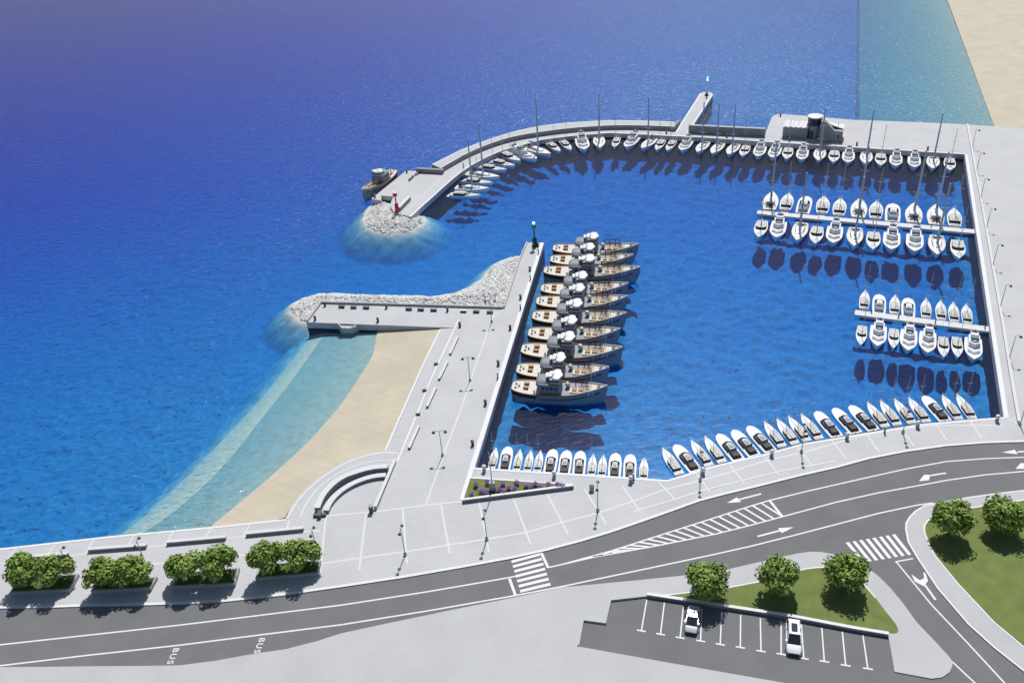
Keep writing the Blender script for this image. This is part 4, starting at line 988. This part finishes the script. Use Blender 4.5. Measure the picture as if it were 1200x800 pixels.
for i, s in enumerate(('442.5 218.5;447.5 214.5', '449 213.5;454 210', '465 204.5;469 201.5', '479 212.5;485 207', '486.5 206;492 202.8')):
    a, b = pts(s); r = thing_from('mole_bench', 'short dark bench on the breakwater head, %s counted from the red beacon' % ORD[i], 'bench', (a+b)/2, 'benches on the breakwater head')
    mb = MB(); rail(mb, [a, b], -.26, .26, LAND+.38, LAND+.47); world_part(mb, 'seat', DARKC, r)
    for f in (.12, .88):
        p = a.lerp(b, f); t = (b-a).normalized(); mb = MB(); rail(mb, [p-t*.08, p+t*.08], -.2, .2, LAND-.02, LAND+.378); world_part(mb, 'leg', BLACKM, r)

def series(make, name, spots, rz=lambda i: 0, z=LAND, group=None, cat=None):
    src = make(name)
    for i, (px, py, lb) in enumerate(spots):
        o = src if i == 0 else copy_tree(src); o.location = at(px, py, z); o.rotation_euler = (0, 0, rz(i)); tag(o, lb, cat, group)
def bollard(name):
    r = empty(name); MB().lathe((0, 0, 0), [(.27, -.02), (.27, .06), (.23, .08), (.23, .72)], 12).build('post', BLACKM, r)
    MB().lathe((0, 0, .72), [(.24, .001), (.30, .06), (.30, .22), (.14, .30)], 12).build('cap', BLACKM, r); return r
bl = [(630.3, 288.6), (621, 317), (610, 350), (598, 386), (584, 427.5), (569, 474), (554, 521.5)]
series(bollard, 'bollard', [(x, y, 'black mooring bollard on the pier, %s counted from the green beacon' % ORD[i]) for i, (x, y) in enumerate(bl)], group='bollards on the pier', cat='bollard')
bj = [(381, 358.5, 'black bollard at the seaward back corner of the jetty'), (369.5, 375, 'black bollard at the seaward front corner of the jetty'), (453, 361, 'black bollard between the first two bench groups on the jetty'),
      (443, 377, 'black bollard on the front edge of the jetty past the landing'), (524.5, 364.5, 'black bollard between the last two bench groups on the jetty'), (539, 382.5, 'black bollard where jetty front edge meets the pier')]
series(bollard, 'bollard', bj, group='bollards on the jetty', cat='bollard')
bn = [(510.5 if False else 603.5, 170.5), (781, 156.8), (851.5, 161.3), (925, 165.5), (1004, 170.5), (1087, 175.8)]
series(bollard, 'bollard', [(x, y, 'black bollard on the north quay edge, %s from the left' % ORD[i]) for i, (x, y) in enumerate(bn)], group='bollards on the north quay', cat='bollard')
bm = [(477, 202.5, 'black bollard at the outer corner of the breakwater head'), (439.5, 231.5, 'black bollard beside the alongside trawler bow'), (914.5, 136.3, 'black bollard at the seaward corner of the terminal apron')]
series(bollard, 'bollard', bm, group='bollards on outer corners', cat='bollard')

def pedestal(name):
    r = empty(name); MB().lathe((0, 0, 0), [(.20, -.02), (.20, .08), (.13, .1), (.13, 1.05)], 10).build('column', BLUEP, r)
    MB().lathe((0, 0, 1.05), [(.16, .001), (.18, .04), (.18, .2), (.05, .26)], 10).build('lamp_cap', LTG, r); return r
pd = [(631, 297), (621.5, 328), (610, 362.5), (583.5, 443)]
series(pedestal, 'service_pedestal', [(x, y, 'slim blue service pedestal on the pier, %s counted from the green beacon' % ORD[i]) for i, (x, y) in enumerate(pd)], group='service pedestals on the pier', cat='pedestal')
pq = [(742.5, 562, 'slim blue pedestal on the flowerbed quay between two open motorboats'), (1036.5, 507, 'slim blue pedestal on the roadside quay edge'), (543.5, 196, 'slim blue pedestal on the curved breakwater deck')]
series(pedestal, 'service_pedestal', pq, group='service pedestals on the quays', cat='pedestal')
def stone_post(name):
    r = empty(name); MB().lathe((0, 0, 0), [(.30, -.02), (.26, .5), (.24, .62)], 12).build('base', MIDG, r)
    MB().ball((0, 0, .95), .36, 14).build('globe', WHITE, r); return r
sp_ = [(567.5, 552), (649.5, 559), (739, 564.8), (823.8, 555), (904.2, 534), (992.3, 514), (1075, 500.5), (1168, 493.5)]
series(stone_post, 'globe_post', [(x, y, 'stone post with white globe on the south quay, %s from the left' % ORD[i]) for i, (x, y) in enumerate(sp_)], group='globe posts along the south quay', cat='post')

LAMPD = mat('lamp_head_grey', (.13, .135, .145), .5)
def double_lamp(name):
    r = empty(name); MB().lathe((0, 0, 0), [(.24, -.02), (.24, .3), (.14, .5), (.10, .55)], 10).build('base', LAMPG, r)
    MB().tube((0, 0, .5), (0, 0, 5.1), .085, .055, 8).build('pole', LAMPG, r)
    for s in (-1, 1):
        a = MB().tube((0, 0, 5.0), (s*.85, 0, 5.12), .05, .04, 6).build('arm', LAMPG, r)
        MB().lathe((s*.95, 0, 4.72), [(.30, 0), (.26, .12), (.09, .32), (.05, .40)], 12).build('lamp_head', LAMPD, a)
    return r
dl = [(576.3, 377.5, 'double armed lamp on the pier nearest the jetty'), (551, 446, 'double armed lamp halfway along the pier'), (518.7, 533.7, 'double armed lamp on the pier nearest the promenade')]
series(double_lamp, 'double_lamp', dl, rz=lambda i: -.02, group='double lamps down the middle of the pier', cat='street lamp')
t_ = (at(1187, 460)-at(1139, 180)).normalized()
def arm_lamp(name):
    r = empty(name); MB().lathe((0, 0, 0), [(.22, -.02), (.22, .3), (.12, .45)], 10).build('base', LAMPG, r)
    MB().tube((0, 0, .4), (0, 0, 5.0), .085, .05, 8).build('pole', LAMPG, r)
    a = MB().tube((0, 0, 4.95), (.7, 0, 5.05), .05, .04, 6).build('arm', LAMPG, r)
    MB().lathe((.8, 0, 4.68), [(.28, 0), (.25, .12), (.09, .3), (.05, .38)], 12).build('lamp_head', LAMPD, a); return r
al = [(1139.3, 172.8), (1144.2, 200.8), (1149, 232.3), (1155.8, 268), (1163.3, 311.5), (1172, 360.3), (1182.3, 421), (1195, 498)]
series(arm_lamp, 'single_arm_lamp', [(x, y, 'single arm lamp on the east quay, %s counted from the far end' % ORD[i]) for i, (x, y) in enumerate(al)], rz=lambda i: math.atan2(t_.y, t_.x)+math.pi/2, group='single arm lamps along the east quay', cat='street lamp')
def two_head(name):
    r = empty(name); MB().lathe((0, 0, 0), [(.26, -.02), (.26, .35), (.13, .6)], 10).build('base', LAMPG, r)
    MB().tube((0, 0, .5), (0, 0, 5.3), .08, .055, 8).build('pole', LAMPG, r)
    for s, z in ((-1, 4.9), (1, 5.3)):
        a = MB().tube((0, 0, z-.05), (s*.55, 0, z+.06), .045, .035, 6).build('arm', LAMPG, r)
        MB().lathe((s*.62, 0, z-.3), [(.26, 0), (.22, .12), (.08, .3), (.05, .36)], 12).build('lamp_head', LAMPD, a)
    return r
tl = [(86, 675, 'two headed lamp between the first and second planters'), (172.5, 664, 'two headed lamp between the second and third planters'), (373.5, 652, 'two headed lamp beside the rightmost planter'), (475, 650, 'two headed promenade lamp below the amphitheatre'), (570.5, 632, 'two headed promenade lamp below the flowerbed left end'),
      (700.5, 598.5, 'two headed promenade lamp beyond the flowerbed right end'), (820.5, 563, 'two headed promenade lamp behind the first angled boats'), (939, 530, 'two headed promenade lamp halfway along the roadside quay'), (1058, 507, 'two headed promenade lamp near the right end of the roadside quay')]
series(two_head, 'promenade_lamp', tl, rz=lambda i: 1.35, group='two headed lamps along the promenade', cat='street lamp')
def path_light(name):
    r = empty(name); MB().box(-.42, .42, -.15, .15, .2, .34).build('top', DKGREY, r); MB().box(-.3, .3, -.1, .1, -.04, .199).build('foot', BLACKM, r); return r
series(path_light, 'foot_rest', [(511, 427, 'small dark stool on the beach walk nearest the jetty'), (497.5, 458, 'small dark stool on the beach walk, middle one'), (490, 486, 'small dark stool on the beach walk nearest the amphitheatre')], group='dark stools on the beach walk', cat='stool')
pb = [(897.5+10, 250.3), (938, 254), (1023, 261.2), (1091, 266.5), (1021, 366.2), (1053, 371.8), (1096, 378.2), (1154, 384.8)]
def cleat(name):
    r = empty(name); MB().lathe((0, 0, 0), [(.12, -.02), (.1, .6)], 8).build('post', BLUEP, r); MB().lathe((0, 0, .6), [(.14, .001), (.16, .1), (.06, .18)], 8).build('cap', DKGREY, r); return r
series(cleat, 'pontoon_post', [(x, y, 'small dark post on the %s pontoon, %s from the left' % (('long', 'short')[i > 3], ORD[i % 4])) for i, (x, y) in enumerate(pb)], z=.75, group='posts on the pontoons', cat='post')

# ------------------------------------------------------------------ beacons
def beacon(name, p, label, dark, bright, tall, lit=True):
    r = empty(name, tuple(p), 0, label, 'beacon'); k = tall/6.0
    MB().lathe((0, 0, 0), [(.75, -.02), (.75, .25), (.55, .3), (.50, 2.1), (.42, 2.3)], 16).build('base', dark, r)
    MB().tube((0, 0, 2.2), (0, 0, 4.7*k), .17, .15, 10).build('column', dark, r)
    MB().lathe((0, 0, 4.6*k), [(.2, 0), (.55, .12), (.58, .75), (.3, .95)], 16).build('gallery', bright, r)
    if lit: MB().ball((0, 0, 4.6*k+1.25), .33, 14).build('light', LIGHTC, r)
    return r
beacon('green_beacon', at(626.8, 288.5), 'green light beacon standing at the head of the pier', DGREEN, GREEN, 6.1)
b_ = beacon('red_beacon', at(465.7, 248.2), 'red light beacon on the rubble head of the breakwater', RED, RED, 5.6, False)
MB().ball((0, 0, 4.6*5.6/6+1.1), .18, 10).build('light', LIGHTC, b_)
r = empty('white_beacon', tuple(at(828, 112.3)), 0, 'white light beacon with bluish lights at the end of the spur jetty', 'beacon')
MB().lathe((0, 0, 0), [(.7, -.02), (.7, .3), (.45, .35), (.42, 1.0)], 14).build('base', DKGREY, r); MB().tube((0, 0, .9), (0, 0, 5.0), .26, .20, 10).build('column', WHITE, r)
MB().ball((0, 0, 5.25), .30, 12).build('light', LIGHTC, r); MB().ball((0, 0, 6.0), .26, 12).build('light', LIGHTC, r); MB().tube((0, 0, 5.4), (0, 0, 5.9), .05, n=6).build('spindle', LTG, r)

# ------------------------------------------------------------------ flowerbed and flagpole
fb_ = pts('543.5 587;551.5 561.5;672 570')
r = thing_from('flowerbed', 'triangular grassy flowerbed of purple flowers in the corner of the quay', 'flowerbed', sum(fb_, Vector())/3)
mb = MB(); mb.prism([fb_[0], fb_[1], fb_[2]], LAND-.05, LAND+.16); world_part(mb, 'turf', LAWN, r)
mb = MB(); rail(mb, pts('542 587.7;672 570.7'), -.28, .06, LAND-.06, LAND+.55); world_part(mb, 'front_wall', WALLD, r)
mb = MB(); rail(mb, pts('542 587.7;672 570.7'), -.31, .09, LAND+.552, LAND+.62); world_part(mb, 'coping', KERB, r)
mb = MB(); rail(mb, pts('543.2 587;551.3 561.3;671 569.3'), 0, .25, LAND-.06, LAND+.22); world_part(mb, 'back_kerb', KERB, r)
MB_ = at(693.5, 571)
def flower(name):
    r = empty(name); rr = random.Random(5); mb = MB(); mf = MB()
    for k in range(26):
        a = rr.uniform(0, 6.28); d = rr.uniform(.1, .45); h = rr.uniform(.2, .55); c, s = math.cos(a), math.sin(a)
        mb.add([(-.06*s, .06*c, -.1), (.06*s, -.06*c, -.1), (c*d, s*d, h)], [(0, 1, 2)])
    for k in range(34):
        a = rr.uniform(0, 6.28); d = .42*math.sqrt(rr.random()); h = rr.uniform(.4, .85)*(1-.5*d); c, s = math.cos(a), math.sin(a)
        x, y = d*c, d*s; q = rr.uniform(.07, .13)
        mf.add([(x-q, y, h), (x, y-q, h+.05), (x+q, y, h), (x, y+q, h+.05)], [(0, 1, 2, 3)]); mf.add([(x-q*.6, y-q*.6, h-.12), (x+q*.6, y+q*.6, h-.12), (x, y, h+.14)], [(0, 1, 2)])
    mb.build('leaves', STEML, r); mf.build('petals', PURP, r); return r
fl = [(571.5, 567), (564, 577), (569, 579), (589.5, 569), (596.5, 573.5), (584.5, 576.5), (590, 577.5), (603, 575.3), (605.5, 568), (616.5, 571), (622, 572.5), (627.5, 569.5), (633.5, 571.3), (642.5, 570), (653.5, 570.2), (659, 570.7), (553, 581.5), (558, 570)]
series(flower, 'flower_clump', [(x, y, 'clump of purple flowers in the triangular flowerbed') for i, (x, y) in enumerate(fl)], rz=lambda i: i*1.1, z=LAND+.15, group='purple flower clumps in the flowerbed', cat='flower')
p = at(577.5, 575.5); r = empty('flagpole', tuple(p), 0, 'white flagpole on a tapered grey stone base in the flowerbed', 'flagpole')
MB().box(-.46, .46, -.46, .46, -.05, .55).build('plinth', DARKC, r); MB().box(-.52, .52, -.46, .46, .552, 1.9, .8).build('pedestal', MIDG, r); MB().tube((0, 0, 1.88), (0, 0, 7.6), .10, .05, 8).build('pole', LTG, r)
r = thing_from('litter_bin', 'dark round bin at the pointed end of the flowerbed wall', 'bin', at(693.5, 574.2))
mb = MB(); c = at(693.5, 574.2); mb.lathe((c.x, c.y, LAND), [(.34, -.02), (.38, .7), (.36, .75)], 14); world_part(mb, 'body', MIDG, r); mb = MB(); mb.lathe((c.x, c.y, LAND+.75), [(.40, .001), (.40, .1), (.1, .2)], 14); world_part(mb, 'lid', DARKC, r)

# ------------------------------------------------------------------ cars (front towards +x)
def car(name, p, rz, label, paint, L, W, Hh, suv):
    r = empty(name, tuple(p), rz, label, 'car'); hw = W/2; zb = .30; zs = .92 if suv else .86
    def sec(x, w_, z0, z1, w2): return [(x, -w_, z0), (x, w_, z0), (x, w_*1.0, z0+(z1-z0)*.6), (x, w2, z1), (x, -w2, z1), (x, -w_*1.0, z0+(z1-z0)*.6)]
    h = L/2
    rings = [sec(-h, hw*.80, .42, zs-.06, hw*.74), sec(-h+.12, hw*.93, .30, zs, hw*.86), sec(-h+.7, hw, .26, zs+.03, hw*.9), sec(-.2, hw, .24, zs+.02, hw*.9), sec(h-1.5, hw, .24, zs, hw*.9), sec(h-.55, hw*.97, .26, zs-.10, hw*.86), sec(h-.14, hw*.90, .30, zs-.24, hw*.78), sec(h, hw*.74, .38, zs-.34, hw*.66)]
    MB().loft(rings).build('body', paint, r, 30)
    x0, x1, x2, x3 = (-h+.12, -h+.55, .35, 1.22) if suv else (-h+.5, -h+1.25, .25, 1.15)
    rw = hw*.70; z2 = Hh
    cab = MB().add([(x0, -hw*.86, zs), (x0, hw*.86, zs), (x3, hw*.86, zs), (x3, -hw*.86, zs), (x1, -rw, z2-.03), (x1, rw, z2-.03), (x2, rw, z2), (x2, -rw, z2)],
        [(3, 2, 1, 0), (4, 5, 6, 7), (0, 1, 5, 4), (1, 2, 6, 5), (2, 3, 7, 6), (3, 0, 4, 7)]).build('cabin', GLASS, r, 30)
    MB().prism([(x1-.12, -rw-.02), (x2+.05, -rw-.02), (x2+.1, 0), (x2+.05, rw+.02), (x1-.12, rw+.02)], z2-.04, z2+.05, .96).build('roof', paint, cab, 30)
    mb = MB()
    for s in (-1, 1):
        for xb, xt in ((x0, x1), (x3, x2), (.5*(x0+x3)-.35, .5*(x1+x2)-.1)): MB().tube((xb, s*hw*.865, zs), (xt, s*(rw+.005), z2-.02), .055, .045, 6).build('pillar', paint, cab)
    if suv:
        MB().box(x1+.55, x2-.25, -.36, .36, z2+.045, z2+.06).build('sunroof', GLASS, cab)
        for s in (-1, 1): MB().tube((x1+.1, s*(rw-.06), z2+.1), (x2-.15, s*(rw-.06), z2+.1), .03, n=6).build('roof_rail', LTG, cab)
    MB().box(h-.07, h+.03, -hw*.55, hw*.55, .36, zs-.36).build('grille', BLACKM, r)
    MB().add([(h-.02, -hw*.8, .28), (h+.05, -hw*.5, .26), (h+.05, hw*.5, .26), (h-.02, hw*.8, .28), (h-.02, -hw*.8, .38), (h+.05, -hw*.5, .36), (h+.05, hw*.5, .36), (h-.02, hw*.8, .38)], [(3, 2, 1, 0), (4, 5, 6, 7), (0, 1, 5, 4), (1, 2, 6, 5), (2, 3, 7, 6), (3, 0, 4, 7)]).build('bumper', DKGREY, r)
    for s in (-1, 1):
        MB().add([(h-.28, s*hw*.82, zs-.32), (h-.02, s*hw*.62, zs-.40), (h-.04, s*hw*.42, zs-.38), (h-.22, s*hw*.55, zs-.25), (h-.30, s*hw*.84, zs-.24)], [(0, 1, 2, 3, 4)]).build('headlight', HEADL, r)
        MB().box(x3-.40, x3-.26, min(s*hw*.9, s*(hw+.09)), max(s*hw*.9, s*(hw+.09)), zs+.02, zs+.15).build('wing_mirror', paint, r)
        MB().box(-h-.02, -h+.12, s*hw*.5, s*hw*.78, .62, .80).build('tail_light', RED, r)
        for x in (-h+.85, h-.9):
            wh = MB().tube((x, s*(hw-.20), .33), (x, s*(hw+.015), .33), .335, n=20).build('wheel', TYRE, r); MB().tube((x, s*(hw+.016), .33), (x, s*(hw+.03), .33), .21, n=14).build('rim', LTG, wh)
    return r
A_ = at(810.5, 741.5, ROADZ); B_ = at(812.5, 717, ROADZ); d = at(809, 746.6, ROADZ)-at(814, 710.5, ROADZ); az = math.atan2(d.y, d.x)
c = at(811.2, 729, ROADZ); car('small_car', (c.x, c.y, ROADZ), az, 'small silver car parked in the bay under the first lawn tree', CARS, 3.9, 1.66, 1.42, False)
d = at(928.7, 768.5, ROADZ)-at(927.5, 729, ROADZ); az = math.atan2(d.y, d.x)
c = at(929.3, 750.5, ROADZ); car('estate_car', (c.x, c.y, ROADZ), az, 'white off road car with dark sunroof parked in a bay', CARW, 4.6, 1.86, 1.74, True)
